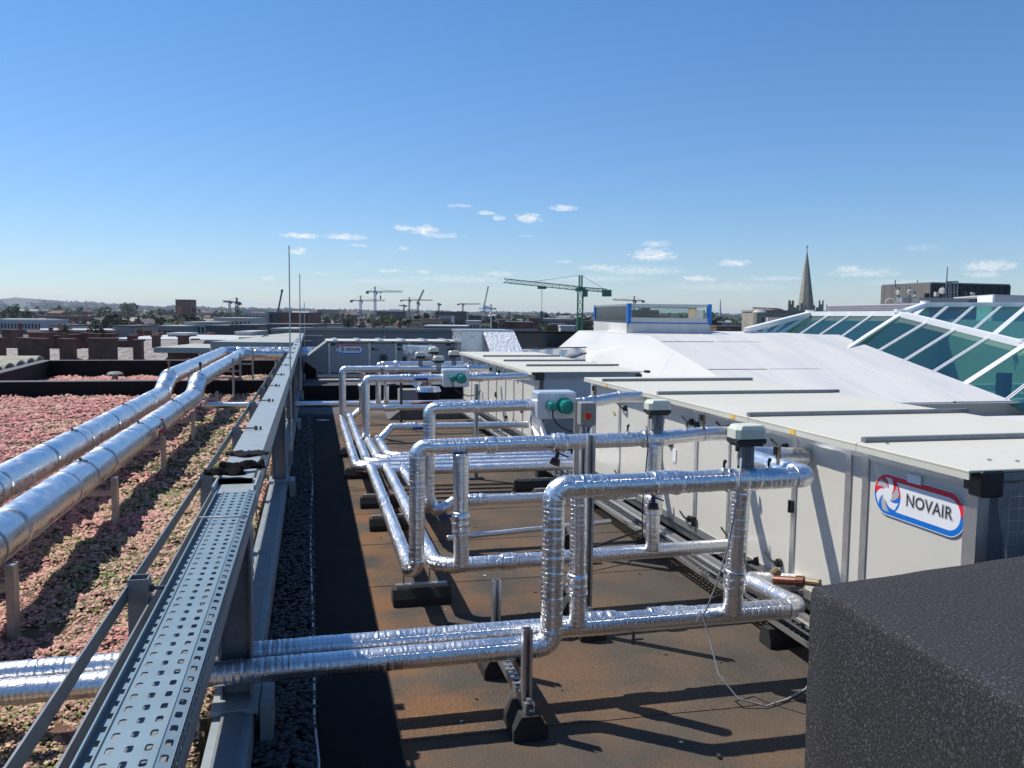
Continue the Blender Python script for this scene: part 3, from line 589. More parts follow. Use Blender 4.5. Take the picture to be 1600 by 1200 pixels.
# black glove and rag on the splice
def rag(name, c, sx, sy, sz, ang, m, label, cat, seed):
    rr = random.Random(seed); n, k = 22, 12; v = []; f = []
    for i in range(n):
        for j in range(k):
            a = i/(n-1)*2-1; b = j/(k-1)*2-1; e = 1-.5*abs(a)**3
            x = a*sx; y = b*sy*e*(.8+.3*math.sin(a*5+seed)); z = sz*(.35+.65*math.cos(b*1.4))*(.55+.45*math.sin(a*7+seed*2+b*3))+.006*math.sin(a*23+b*9)
            v.append((c[0]+x*math.cos(ang)-y*math.sin(ang), c[1]+x*math.sin(ang)+y*math.cos(ang), c[2]+max(.004, z)))
    top = len(v); v += [(p[0], p[1], c[2]+.001) for p in v]
    for i in range(n-1):
        for j in range(k-1):
            q = i*k+j; f += [(q, q+1, q+k+1, q+k), (top+q, top+q+k, top+q+k+1, top+q+1)]
    for i in range(n-1): f += [(i*k, (i+1)*k, top+(i+1)*k, top+i*k), (i*k+k-1, top+i*k+k-1, top+(i+1)*k+k-1, (i+1)*k+k-1)]
    for j in range(k-1): f += [(j, top+j, top+j+1, j+1), ((n-1)*k+j, (n-1)*k+j+1, top+(n-1)*k+j+1, top+(n-1)*k+j)]
    return tag(MB().add(v, f).build(name, m, smooth=True), label, cat)
MT['cloth'] = mat('black cloth', (.008, .008, .010), .9, bump=.004, bscale=45, spec=.05); MT['clothg'] = mat('grey cloth', (.022, .022, .026), .9, bump=.003, bscale=45, spec=.05)
rag('work_glove', (-.30, 3.80, 1.115), .095, .05, .035, .25, 'cloth', 'crumpled black work glove lying across the beam', 'glove', 3)
rag('sleeve_cloth', (-.36, 3.68, 1.113), .085, .028, .03, -.25, 'cloth', 'twisted black strip of cloth hanging over the beam edge', 'cloth', 5)
rag('flat_rag', (-.31, 4.25, 1.104), .10, .07, .016, -.08, 'clothg', 'flat grey rag lying on the beam behind the glove', 'cloth', 8)

# ================================================================== LARGE SMOOTH DUCTS ON THE LEFT
def big_duct(name, path, label, bands):
    t = thing(name, (path[0][0], path[1][1]*.5, .3), label, 'duct'); r = .128; P = [np.array(p, float) for p in path]
    bend = .30; prev = P[0]
    def piece(nm, pts, rr):
        pts = np.asarray(pts, float); seg = np.linalg.norm(np.diff(pts, axis=0), axis=1); s = np.concatenate([[0], np.cumsum(seg)]); k = max(3, int(s[-1]/.05)); tt = np.linspace(0, s[-1], k)
        Q = np.stack([np.interp(tt, s, pts[:, i]) for i in range(3)], 1); th = np.arange(40)*2*math.pi/40; T, TH = np.meshgrid(tt, th, indexing='ij'); ph = NR.rand(3)*6
        rad = rr*(1+.006*np.sin(T*9+ph[0]+TH*2)+.005*np.sin(T*21+ph[1]-TH*3)); V, Fc = sweep(Q, rad, 40); MB().add(V, Fc).build(nm, 'duct', t, smooth=True)
    for i in range(1, len(P)):
        a, b = P[i-1], P[i]; d1 = (b-a)/np.linalg.norm(b-a)
        if i < len(P)-1:
            d2 = (P[i+1]-b)/np.linalg.norm(P[i+1]-b); ang = math.acos(d1@d2); tl = bend*math.tan(ang/2); e = b-d1*tl
            Lp = np.linalg.norm(e-prev); n = max(1, round(Lp/1.15))
            for q in range(n): piece('duct_section', [prev+(e-prev)*q/n, prev+(e-prev)*(q+1)/n+d1*.004], r*(1 if q % 2 else 1.012))
            o = e+(d2-d1*(d1@d2))/np.linalg.norm(d2-d1*(d1@d2))*bend; x = e-o; y = d1*bend
            piece('duct_elbow', [e-d1*.01]+[o+x*math.cos(q)+y*math.sin(q) for q in np.linspace(0, ang, 8)]+[b+d2*(tl+.01)], r*1.02); prev = b+d2*tl
        else:
            Lp = np.linalg.norm(b-prev); n = max(1, round(Lp/1.15))
            for q in range(n): piece('duct_section', [prev+(b-prev)*q/n, prev+(b-prev)*(q+1)/n+d1*.004], r*(1 if q % 2 else 1.012))
    for y in bands:
        mb = MB(); z = path[0][2]; mb.cyl((path[0][0], y-.009, z), (path[0][0], y+.009, z), r*1.032, 32)
        mb.build('strap', 'strut', t, smooth=False)
        MB().box((path[0][0]-.01, y-.012, z+r*1.02), (path[0][0]+.006, y+.012, z+r*1.02+.022)).cyl((path[0][0]-.02, y, z+r*1.02+.014), (path[0][0]+.05, y, z+r*1.0), .004, 6).build('clamp_bolt', 'steeld', t)
    return t
big_duct('silver_duct', [(-1.71, .8, .525), (-1.71, 13.15, .525), (-1.71, 13.75, .72), (-1.71, 21.9, .72), (.2, 21.9, .72)], 'large smooth silver duct on brackets, nearer the steel beam', (3.5, 4.9, 6.9, 9.1, 11.3))
big_duct('silver_duct', [(-2.17, .8, .545), (-2.17, 13.3, .545), (-2.17, 13.95, .755), (-2.17, 22.45, .755), (.2, 22.45, .755)], 'large smooth silver duct on brackets, farther left over the pink sedum', (4.3, 6.3, 8.5, 10.7))
def support(y, zt, label, x=-1.53, x2=-2.36, back=False):
    t = thing('duct_support', ((x+x2)/2, y, .08), label, 'bracket')
    for xx in (x, x2):
        mb = MB(); w, d = .041, .026
        for sy in (-1, 1):                            # two lipped channels back to back
            mb.box((xx-w/2, y+sy*d-.012, .07), (xx-w/2+.006, y+sy*d+.012, zt)).box((xx+w/2-.006, y+sy*d-.012, .07), (xx+w/2, y+sy*d+.012, zt)).box((xx-w/2+.006, y+sy*(d+.010)-.003, .07), (xx+w/2-.006, y+sy*(d+.010)+.003, zt))
        mb.box((xx-w/2+.001, y-.014, .07), (xx+w/2-.001, y+.014, zt-.003)); mb.build('post', 'strut', t)
    z = zt-.105 if not back else zt-.36
    mb = MB().box((x2+.02, y-.02, z-.04), (x-.02, y+.02, z-.013)).box((x2+.02, y-.02, z-.01), (x-.02, y+.02, z)); mb.box((x2+.02, y-.012, z-.013), (x-.02, y+.012, z-.010)); mb.build('crossbar', 'strut', t)
for y, l in ((2.4, 'steel bracket under the silver ducts, below the lower left corner of the view'), (4.78, 'nearest steel channel bracket under the silver ducts, cut by the left picture edge'), (7.15, 'second steel channel bracket under the silver ducts, right of the green sedum patch'), (9.4, 'third steel channel bracket under the silver ducts, just below the small bottle'), (11.7, 'steel channel bracket under the silver ducts by the thin foil pipe')):
    if y > 3: support(y, .475, l)
support(14.6, .47, 'steel channel bracket under the silver ducts just before the black kerb')
support(17.6, .85, 'tall steel channel bracket beside the raised silver ducts, on the near side of the kerb', back=True)
support(19.3, .86, 'tall steel channel bracket beside the raised silver ducts, in the far sedum bed', back=True)
support(21.3, .90, 'tall steel channel bracket nearest the duct corner', x=-1.40, back=True)
support(22.1, .96, 'tall steel channel bracket behind the duct corner by the guard rail', x=-.75, x2=-.9, back=True)
# valves on the ducts
tag(MB().cyl((-1.71, 14.0, .84), (-1.71, 14.0, .93), .012, 6).cyl((-1.71, 14.0, .93), (-1.71, 14.0, .99), .022, 8).build('air_vent', 'black'), 'small black air vent on top of the nearer silver duct', 'vent')
tag(MB().cyl((-2.17, 14.0, .87), (-2.17, 14.0, .96), .012, 6).cyl((-2.17, 14.0, .96), (-2.17, 14.0, 1.02), .02, 8).build('air_vent', 'brass'), 'small brass air vent on top of the left silver duct', 'vent')
# soft drink bottle on the bracket
t = thing('drink_bottle', (-1.53, 9.36, .475), 'small clear drink bottle with pink label standing on a bracket post', 'bottle')
prof = [(0, .031), (.02, .034), (.09, .034), (.125, .030), (.155, .013), (.175, .012)]
mb = MB(); n = 14; V = np.array([[(-1.53+r*math.cos(q*2*math.pi/n), 9.36+r*math.sin(q*2*math.pi/n), .475+z) for q in range(n)] for z, r in prof]).reshape(-1, 3)
mb.add(V, [(i*n+j, i*n+(j+1) % n, (i+1)*n+(j+1) % n, (i+1)*n+j) for i in range(len(prof)-1) for j in range(n)]).build('bottle_body', 'bottlew', t, smooth=True)
MB().cyl((-1.53, 9.36, .52), (-1.53, 9.36, .565), .0352, 16).build('label_band', 'pink', t, smooth=True); MB().cyl((-1.53, 9.36, .65), (-1.53, 9.36, .668), .015, 12).build('cap', 'red', t)
# lightning rods on the beam
for x, y, z1, l in ((-.225, 9.2, 2.48, 'tallest thin lightning rod, standing nearest beside the steel beam'), (-.215, 16.5, 2.5, 'middle thin lightning rod beside the steel beam'), (-.2, 24.5, 2.05, 'shortest, farthest thin lightning rod at the corner screen')):
    t = thing('lightning_rod', (x, y, .2), l, 'lightning rod')
    MB().cyl((x, y, .3), (x, y, z1), .009 if y < 12 else .012, 8, .006 if y < 12 else .009).build('rod', 'strut', t); MB().box((x-.03, y-.03, .17), (x+.02, y+.03, .32)).build('bracket', 'galv', t)
    MB().cyl((x, y, .62), (x, y, .66), .018, 8).build('clamp', 'strut', t)

# ================================================================== FOIL PIPE LOOPS
def actuator(parent, x, y, z, s=1.):
    a = MB(); w, d = .078*s, .058*s; z1 = z+.15*s
    lo = [(x-w, y-d, z1), (x+w, y-d, z1), (x+w, y+d, z1), (x-w, y+d, z1)]
    lay = [(1, .0), (1, .042), (.86, .058), (.80, .062)]
    V = []; 
    for k, h in lay:
        c = .018*s
        V += [(x+sx*(w*k-cx), y+sy*(d*k-cy), z1+h*s) for sx, sy, cx, cy in ((-1, -1, c, 0), (1, -1, c, 0), (1, -1, 0, c), (1, 1, 0, c), (1, 1, c, 0), (-1, 1, c, 0), (-1, 1, 0, c), (-1, -1, 0, c))]
    f = [(i*8+j, i*8+(j+1) % 8, (i+1)*8+(j+1) % 8, (i+1)*8+j) for i in range(3) for j in range(8)]+[tuple(range(8))[::-1], tuple(range(24, 32))]
    b = MB(); b.box((x-w*.98, y-d*.96, z1-.026*s), (x+w*.98, y+d*.96, z1), .01).box((x-w*.8, y-d*.8, z1-.036*s), (x+w*.8, y+d*.8, z1-.026*s)); b = b.build('actuator', 'black', parent)
    a.add(V, f).build('lid', 'actcap', b)
    MB().cyl((x-.06*s, y-.03*s, z1-.058*s), (x-.06*s, y-.03*s, z1-.036*s), .011*s, 8).build('cable_gland', 'black', b)
    yk = MB().box((x-.032*s, y-.02*s, z+.0), (x-.012*s, y+.02*s, z1-.036*s)).box((x+.012*s, y-.02*s, z), (x+.032*s, y+.02*s, z1-.036*s)).box((x-.032*s, y-.022*s, z-.01*s), (x+.032*s, y+.022*s, z+.015*s)).cyl((x, y, z), (x, y, z1-.04*s), .006*s, 6)
    yk.build('yoke', 'yoke', b)
    return b
def test_point(parent, p, m='black', ang=0):
    x, y, z = p; MB().cyl((x, y, z), (x, y, z+.018), .011, 8).build('test_point', 'tape', parent); MB().cyl((x, y, z+.018), (x, y, z+.04), .006, 6).cyl((x, y, z+.036), (x+.008, y, z+.05), .008, 6).build('test_point_cap', m, parent)
def drain(parent, p, m='black'):
    x, y, z = p; MB().cyl((x, y, z-.05), (x, y, z), .007, 6).cyl((x, y, z-.06), (x, y, z-.035), .011, 6).bar((x, y, z-.038), (x+.05, y, z-.038), .007).build('drain_cock', m, parent)
def handwheel(parent, p, m='maroon', dr=(-.3, -.5, -.6), s=1.):
    p = np.array(p); d = np.array(dr)/np.linalg.norm(dr); MB().cyl(p, p+d*.035*s, .010*s, 8).cyl(p+d*.035*s, p+d*.06*s, .021*s, 10, .026*s).cyl(p+d*.005, p+d*.005+np.array((.05, 0, -.02))*s, .004*s, 6).build('valve_wheel', m, parent)
def air_vent(parent, p):
    x, y, z = p; MB().cyl((x, y, z), (x, y, z+.03), .008, 8).cyl((x, y, z+.03), (x, y, z+.045), .013, 8).cyl((x, y, z+.045), (x, y, z+.085), .011, 8).cyl((x, y, z+.085), (x, y, z+.09), .013, 8).build('air_vent', 'brass', parent); MB().bar((x-.02, y, z+.05), (x-.02, y, z+.09), .012).build('vent_lever', 'black', parent)
RR = .0455
# --- group 1, nearest
g = thing('foil_pipe_loop', (1.04, 3.6, .3), 'nearest foil pipe loop, running from under the beam to the unit with the sign', 'pipework')
foil_path(g, [(-3.2, 3.54, .30), (1.03, 3.53, .325), (1.04, 3.55, 1.035), (2.30, 3.55, 1.04), (2.31, 4.2, 1.03), (2.70, 4.2, 1.02)], RR*1.1, 2, .065)
foil_path(g, [(-3.2, 3.69, .31), (2.40, 3.73, .33), (2.40, 4.27, .30), (2.72, 4.27, .27)], RR*1.1, 2, .065)
foil_path(g, [(1.20, 3.68, .345), (1.19, 3.66, .97)], RR*.86, 2, names=('bypass_riser', 'elbow'))
sleeve(g, (1.197, 3.678, .50), (1.194, 3.672, .60), RR*1.02, 2)
foil_path(g, [(1.99, 3.67, .35), (1.98, 3.60, 1.0)], RR*1.03, 2, names=('riser', 'elbow'))
sleeve(g, (1.985, 3.645, .58), (1.987, 3.655, .46), RR*1.1, 2)
sleeve(g, (1.16, 3.55, 1.036), (1.29, 3.55, 1.036), RR*1.08, 2); sleeve(g, (1.50, 3.55, 1.037), (1.66, 3.55, 1.037), RR*1.15, 2); sleeve(g, (1.87, 3.55, 1.039), (2.06, 3.55, 1.039), RR*1.12, 2)
sleeve(g, (1.27, 3.735, .328), (1.42, 3.735, .328), RR*1.18, 2); sleeve(g, (1.58, 3.737, .33), (1.80, 3.737, .33), RR*1.1, 2)
actuator(g, 1.975, 3.56, 1.085); test_point(g, (1.86, 3.55, 1.083)); test_point(g, (2.09, 3.55, 1.083)); air_vent(g, (2.24, 3.72, 1.07)); drain(g, (1.50, 3.72, .275), 'steeld'); 
handwheel(g, (1.49, 3.50, .99), 'maroon', (-.1, -.3, -.8)); handwheel(g, (2.03, 3.61, .62), 'maroon', (.8, -.5, .2), .9)
MB().cyl((2.56, 4.27, .32), (2.60, 4.27, .345), .028, 10).build('valve_seat', 'brass', g)
MB().cyl((2.44, 4.05, .37), (2.52, 3.96, .385), .024, 12).cyl((2.52, 3.96, .385), (2.55, 3.93, .39), .031, 12).build('copper_valve', 'copper', g); MB().cyl((2.55, 3.93, .39), (2.60, 3.87, .395), .018, 10).cyl((2.6, 3.87, .395), (2.605, 3.865, .395), .024, 10).build('valve_stem', 'brass', g); MB().bar((2.60, 3.86, .41), (2.62, 3.84, .30), .014, .006).build('lever', 'strut', g)
# --- group 2
g2 = thing('foil_pipe_loop', (.6, 4.85, .3), 'second foil wrapped pipe loop from the front, standing on a black rubber foot', 'pipework')
foil_path(g2, [(.44, 8.35, .30), (.545, 8.30, .30), (.55, 4.86, .29), (.585, 4.84, .32), (.59, 4.85, 1.02), (2.10, 4.9, 1.03), (2.46, 4.98, 1.04), (2.70, 4.98, 1.04)], RR, 2, .055)
foil_path(g2, [(.70, 8.2, .30), (.705, 4.95, .30), (.80, 4.87, .30), (2.70, 4.93, .31)], RR, 2, .07)
foil_path(g2, [(.845, 4.80, .31), (.84, 4.82, .98)], RR*1.0, 1, names=('bypass_riser', 'elbow')); sleeve(g2, (.843, 4.805, .52), (.842, 4.808, .64), RR*1.12, 1)
foil_path(g2, [(2.07, 4.86, .33), (2.07, 4.86, 1.0)], RR*.95, 1, names=('riser', 'elbow')); sleeve(g2, (2.07, 4.86, .56), (2.07, 4.86, .68), RR*1.12, 1)
sleeve(g2, (.99, 4.86, 1.022), (1.06, 4.862, 1.022), RR*1.08, 1); sleeve(g2, (1.41, 4.872, 1.025), (1.50, 4.872, 1.025), RR*1.22, 1); sleeve(g2, (2.0, 4.9, 1.03), (2.16, 4.9, 1.03), RR*1.12, 1); sleeve(g2, (1.10, 4.88, .303), (1.20, 4.88, .303), RR*1.12, 1)
actuator(g2, 2.09, 4.88, 1.075, .95); test_point(g2, (1.90, 4.89, 1.073)); test_point(g2, (2.31, 4.92, 1.077)); air_vent(g2, (2.44, 4.95, 1.08)); handwheel(g2, (1.44, 4.84, .97), 'maroon', (-.35, -.3, -.75), 1.3); drain(g2, (1.36, 4.86, .255), 'steeld')
MB().bar((1.52, 4.84, .275), (1.58, 4.80, .265), .03, .014).build('blue_lever', 'blue', g2)
# --- group 2.5, with pump box
g3 = thing('foil_pipe_loop', (.9, 6.3, .3), 'third foil wrapped pipe loop, carrying the larger green pump motor in a boxed jacket', 'pipework')
foil_path(g3, [(.84, 8.05, .30), (.86, 6.45, .29), (.86, 6.33, .34), (.86, 6.33, 1.08), (2.12, 6.36, 1.10), (2.2, 6.45, 1.10), (2.45, 6.5, 1.13), (2.72, 6.5, 1.13)], RR, 2, .055)
foil_path(g3, [(.98, 8.0, .30), (.91, 6.28, .29), (1.06, 6.32, .36), (2.55, 6.35, .355)], RR*.92, 1, .06); sleeve(g3, (1.16, 6.32, .362), (1.30, 6.32, .362), RR*1.05, 1); sleeve(g3, (2.36, 6.35, .357), (2.45, 6.35, .357), RR*1.15, 1)
sleeve(g3, (1.18, 6.34, 1.086), (1.24, 6.34, 1.086), RR*1.08, 1)
foil_path(g3, [(.95, 6.02, .155), (2.3, 6.25, .16)], RR*.45, 1, names=('condensate_pipe', 'elbow'))
test_point(g3, (1.52, 6.33, .395)); air_vent(g3, (2.21, 6.42, 1.14)); MB().bar((.93, 6.22, .26), (1.05, 6.24, .27), .02).build('blue_lever', 'blue', g3)
def pump(parent, x, y, z, s=1.):
    b = MB().box((x-.155*s, y-.10*s, z-.105*s), (x+.155*s, y+.10*s, z+.105*s), .012).build('pump_jacket', 'jacket', parent)
    yf = y-.10*s
    mb = MB().cyl((x+.055*s, yf, z), (x+.055*s, yf-.115*s, z-.004), .050*s, 20).cyl((x+.055*s, yf-.115*s, z-.004), (x+.055*s, yf-.125*s, z-.004), .045*s, 20, .035*s).cyl((x+.055*s, yf, z), (x+.055*s, yf-.02*s, z), .062*s, 20)
    mt = mb.build('pump_motor', 'teal', b)
    mb = MB()
    for k in range(10): a = k*math.pi/5; mb.bar((x+.055*s+.049*s*math.cos(a), yf-.02*s, z+.049*s*math.sin(a)), (x+.055*s+.049*s*math.cos(a), yf-.105*s, z+.049*s*math.sin(a)), .004*s, .010*s)
    mb.build('cooling_fins', 'teal', mt)
    MB().box((x-.085*s, yf-.085*s, z-.035*s), (x-.02*s, yf, z+.035*s), .014).build('terminal_box', 'teal', b)
    MB().tube([(x-.05*s, yf-.05*s, z-.035*s), (x-.05*s, yf-.055*s, z-.08*s), (x-.02*s, yf-.06*s, z-.13*s), (x+.04*s, yf-.05*s, z-.175*s), (x+.14*s, yf-.03*s, z-.21*s), (x+.25*s, yf, z-.20*s), (x+.30*s, yf+.02, z-.15*s)], .006*s, 6).build('motor_cable', 'cabledark', b, smooth=True)
pump(g3, 1.83, 6.30, 1.10)
t = thing('isolator_switch', (2.03, 6.0, .1), 'grey isolator box with red rotary switch on yellow plate, on a channel post', 'switch')
MB().box((1.905, 5.985, .1), (1.945, 6.02, 1.17)).build('post', 'strut', t); b = MB().box((1.915, 5.87, .985), (2.03, 5.97, 1.155), .006).build('enclosure', 'rendg', t)
MB().box((1.935, 5.866, 1.035), (1.985, 5.869, 1.085)).build('yellow_plate', 'yellow', b); MB().cyl((1.966, 5.868, 1.058), (1.966, 5.845, 1.058), .024, 16).bar((1.966, 5.84, 1.036), (1.966, 5.84, 1.08), .008, .012).build('rotary_knob', 'red', b)
# --- band of four cross pipes
bnd = thing('foil_pipe_bank', (1.5, 8.2, .25), 'bank of four foil wrapped pipes lying side by side across the roof', 'pipework')
foil_path(bnd, [(.395, 12.02, .30), (.41, 8.28, .30), (.50, 8.20, .30), (2.66, 8.1, .31)], RR, 2, .06)
foil_path(bnd, [(.515, 12.3, .30), (.53, 8.5, .30), (.62, 8.42, .30), (2.66, 8.3, .31)], RR, 2, .06)
foil_path(bnd, [(.63, 10.1, .30), (.65, 8.68, .30), (.75, 8.60, .30), (2.66, 8.50, .31)], RR, 2, .06)
foil_path(bnd, [(.66, 7.98, .30), (2.66, 7.9, .31)], RR, 2, .06)
foil_path(bnd, [(.75, 10.05, .30), (.77, 8.85, .30), (.87, 8.78, .30), (2.66, 8.7, .31)], RR, 2, .06)
# --- group 3
g4 = thing('foil_pipe_loop', (.63, 10, .3), 'fourth foil wrapped pipe loop, carrying the smaller, farther green pump motor', 'pipework')
foil_path(g4, [(.62, 10.1, .27), (.61, 10.0, .34), (.61, 10.0, 1.02), (2.0, 10.0, 1.03), (2.2, 10.05, 1.03), (2.62, 10.05, 1.04)], RR, 1, .05)
foil_path(g4, [(.76, 10.05, .27), (.93, 10.2, .42), (2.62, 10.15, .42)], RR, 1, .06); sleeve(g4, (1.02, 9.98, 1.022), (1.16, 9.98, 1.022), RR*1.15, 1); sleeve(g4, (1.1, 10.19, .42), (1.24, 10.19, .42), RR*1.12, 1); sleeve(g4, (1.92, 10.0, 1.03), (2.02, 10.0, 1.03), RR*1.15, 1)
MB().box((1.18, 9.92, 1.00), (1.33, 9.93, 1.03)).build('blue_label', 'blue', g4); MB().box((1.18, 10.11, .39), (1.33, 10.12, .42)).build('blue_label', 'blue', g4)
foil_path(g4, [(.5, 9.55, .13), (2.2, 9.75, .14)], RR*.5, 0, names=('condensate_pipe', 'elbow'))
pump(g4, 1.66, 9.95, 1.03); actuator(g4, 1.60, 10.9, 1.05, .9); handwheel(g4, (1.32, 9.95, 1.0), 'red', (0, -1, .2), .5)
# --- group 4
g5 = thing('foil_pipe_loop', (.41, 12, .3), 'fifth foil wrapped pipe loop, with the tall leftmost riser', 'pipework')
foil_path(g5, [(.41, 12.02, .27), (.41, 12.0, .34), (.41, 12.0, 1.0), (2.2, 12.0, 1.0), (2.5, 12.05, 1.0)], RR*1.05, 1, .05); foil_path(g5, [(.69, 12.3, .35), (.69, 12.1, .97)], RR*.85, 0, names=('bypass_riser', 'elbow'))
foil_path(g5, [(.56, 12.4, .27), (.70, 12.45, .40), (2.5, 12.6, .39)], RR*.95, 0, .06); sleeve(g5, (1.02, 12.46, .39), (1.2, 12.48, .39), RR*1.1, 0); sleeve(g5, (1.0, 12, 1.0), (1.18, 12, 1.0), RR*1.12, 0)
MB().cyl((.64, 12.1, .74), (.70, 12.08, .74), .05, 10).build('valve_jacket', 'foil', g5, smooth=True); actuator(g5, 1.50, 12.0, 1.05, .9); drain(g5, (1.3, 12.4, .33)); handwheel(g5, (.95, 11.94, 1.0), 'black', (0, -1, 0), .6)
# --- group 5 and the cross pipe from under the beam
g6 = thing('foil_pipe_loop', (1.03, 13.5, .3), 'farthest foil wrapped pipe loop, joined to the pipe that passes under the beam', 'pipework')
foil_path(g6, [(-1.66, 13.75, .33), (2.4, 13.6, .33)], RR*1.1, 0)
foil_path(g6, [(1.02, 13.5, .36), (1.02, 13.5, .98), (2.4, 13.5, .98)], RR*.95, 0, .05); foil_path(g6, [(1.15, 13.55, .36), (1.15, 13.55, .96)], RR*.9, 0, names=('bypass_riser', 'elbow')); sleeve(g6, (1.26, 13.5, .98), (1.36, 13.5, .98), RR*1.1, 0); sleeve(g6, (1.9, 13.5, .98), (2.0, 13.5, .98), RR*1.1, 0)
MB().cyl((1.15, 13.5, .64), (1.3, 13.48, .66), .014, 6).build('lever', 'steeld', g6); MB().cyl((1.55, 13.54, .33), (1.9, 13.53, .33), .042, 12).build('red_sleeve', mat('dark red pipe lagging', (.12, .02, .02), .6), g6, smooth=True)
actuator(g6, 1.86, 13.2, 1.04, 1.0); actuator(g6, 2.05, 12.4, 1.03, 1.0)

# ---- stands: rubber foot block with a strut rail and posts
def block(mb, x, y0, y1, w=.055, h=.10, along='y'):
    P = [(-w, 0), (w, 0), (w*.98, h*.45), (w*.55, h), (-w*.55, h), (-w*.98, h*.45)]
    if along == 'y': mb.prism([(x+p, y0, q+.006) for p, q in P], (0, y1-y0, 0))
    else: mb.prism([(y0, x-p, q+.006) for p, q in P], (y1-y0, 0, 0))
def strutpost(mb, x, y, z0, z1, w=.041, d=.041):
    t = .005
    mb.box((x-w/2, y-d/2, z0), (x-w/2+t, y+d/2, z1)).box((x+w/2-t, y-d/2, z0), (x+w/2, y+d/2, z1)).box((x-w/2+t, y+d/2-t, z0), (x+w/2-t, y+d/2, z1)).box((x-w/2+t, y-d/2, z0), (x-w/2+.012, y-d/2+t, z1)).box((x+w/2-.012, y-d/2, z0), (x+w/2-t, y-d/2+t, z1))
    k = z0+.02
    while k < z1-.04: k += .05
def stand_y(x, y0, y1, posts, label, ends=True, xbar=None):
    t = thing('pipe_stand', (x, (y0+y1)/2, 0), label, 'pipe stand')
    for a, b in (((y0, y0+.20), (y1-.20, y1)) if y1-y0 > .45 else ((y0, y1),)):
        mb = MB(); block(mb, x, a, b, .075, .105); mb.build('rubber_foot', 'rubber', t)
    mb = MB().box((x-.021, y0+.02, .112), (x-.015, y1-.02, .15)).box((x+.015, y0+.02, .112), (x+.021, y1-.02, .15)).box((x-.015, y0+.02, .112), (x+.015, y1-.02, .117))
    yy = y0+.03
    while yy < y1-.05: mb.box((x-.021, yy, .150), (x+.021, yy+.022, .154)); yy += .05
    mb.build('rail', 'strut', t)
    for (py, z1) in posts:
        mb = MB(); strutpost(mb, x, py, .154, z1); mb.build('post', 'strut', t); MB().cyl((x, py-.045, .154), (x, py-.045, .17), .012, 6).build('bolt', 'strut', t)
    if xbar:
        MB().box((x-.02, posts[0][0]+.02, xbar-.04), (x+.02, posts[-1][0]-.02, xbar)).build('crossbar', 'steeld', t)
    return t
stand_y(.885, 3.31, 4.13, ((3.40, .46), (4.02, .475)), 'pipe stand with two short posts and black rubber feet under the nearest pipes', xbar=.27)
stand_y(1.50, 4.30, 4.85, ((4.42, 1.13),), 'pipe stand with a tall dark channel post behind the nearest upper pipe')
stand_y(1.93, 5.7, 6.3, ((5.86, .98),), 'pipe stand with a channel post below the isolator switch')
def stand_x(x0, x1, y, label, z=.25, hang=()):
    t = thing('pipe_stand', ((x0+x1)/2, y, 0), label, 'pipe stand')
    mb = MB(); block(mb, y, x0, x0+min(.36, x1-x0), .07, .095, 'x'); mb.build('rubber_foot', 'rubber', t)
    MB().box((x0+.02, y-.02, .101), (x1-.02, y+.02, .125)).build('rail', 'strut', t)
    for hx, hz in hang: MB().cyl((hx, y, .12), (hx, y, hz), .006, 6).build('threaded_rod', 'strut', t)
stand_x(.47, .83, 5.12, 'low black rubber foot under the corner of the second pipe loop', hang=((.54, .27), (.70, .27)))
stand_x(.45, .82, 6.95, 'low black rubber foot under the long foil pipes, halfway along them', hang=((.55, .27),))
stand_x(.42, .85, 7.78, 'wide black rubber foot at the left end of the four pipe bank', hang=((.68, .27),))
stand_x(.33, .75, 9.2, 'black rubber foot under the far long foil pipes', hang=((.4, .27),))
stand_x(.33, .75, 10.6, 'black rubber foot nearest the tall leftmost riser', hang=((.4, .27),))
stand_x(2.0, 2.5, 8.25, 'black rubber foot under the right end of the four pipe bank', hang=())
stand_x(2.05, 2.5, 7.75, 'black rubber foot just in front of the four pipe bank, near the white unit', hang=())
for y, zt, l in ((8.9, 1.04, 'thin channel post standing right of the far pump motor, before the white unit'),):
    t = thing('channel_post', (1.72, y, 0), l, 'post'); mb = MB(); strutpost(mb, 1.72, y, .02, zt); mb.build('post_channel', 'strut', t); MB().box((1.64, y-.05, .0), (1.8, y+.05, .03)).build('base_plate', 'steeld', t)
t = thing('channel_post', (1.32, 12.9, 0), 'thin channel post among the farthest foil risers', 'post'); mb = MB(); strutpost(mb, 1.32, 12.9, .02, 1.0); mb.build('post_channel', 'steeld', t); MB().box((1.25, 12.85, .0), (1.4, 12.95, .03)).build('base_plate', 'steeld', t)

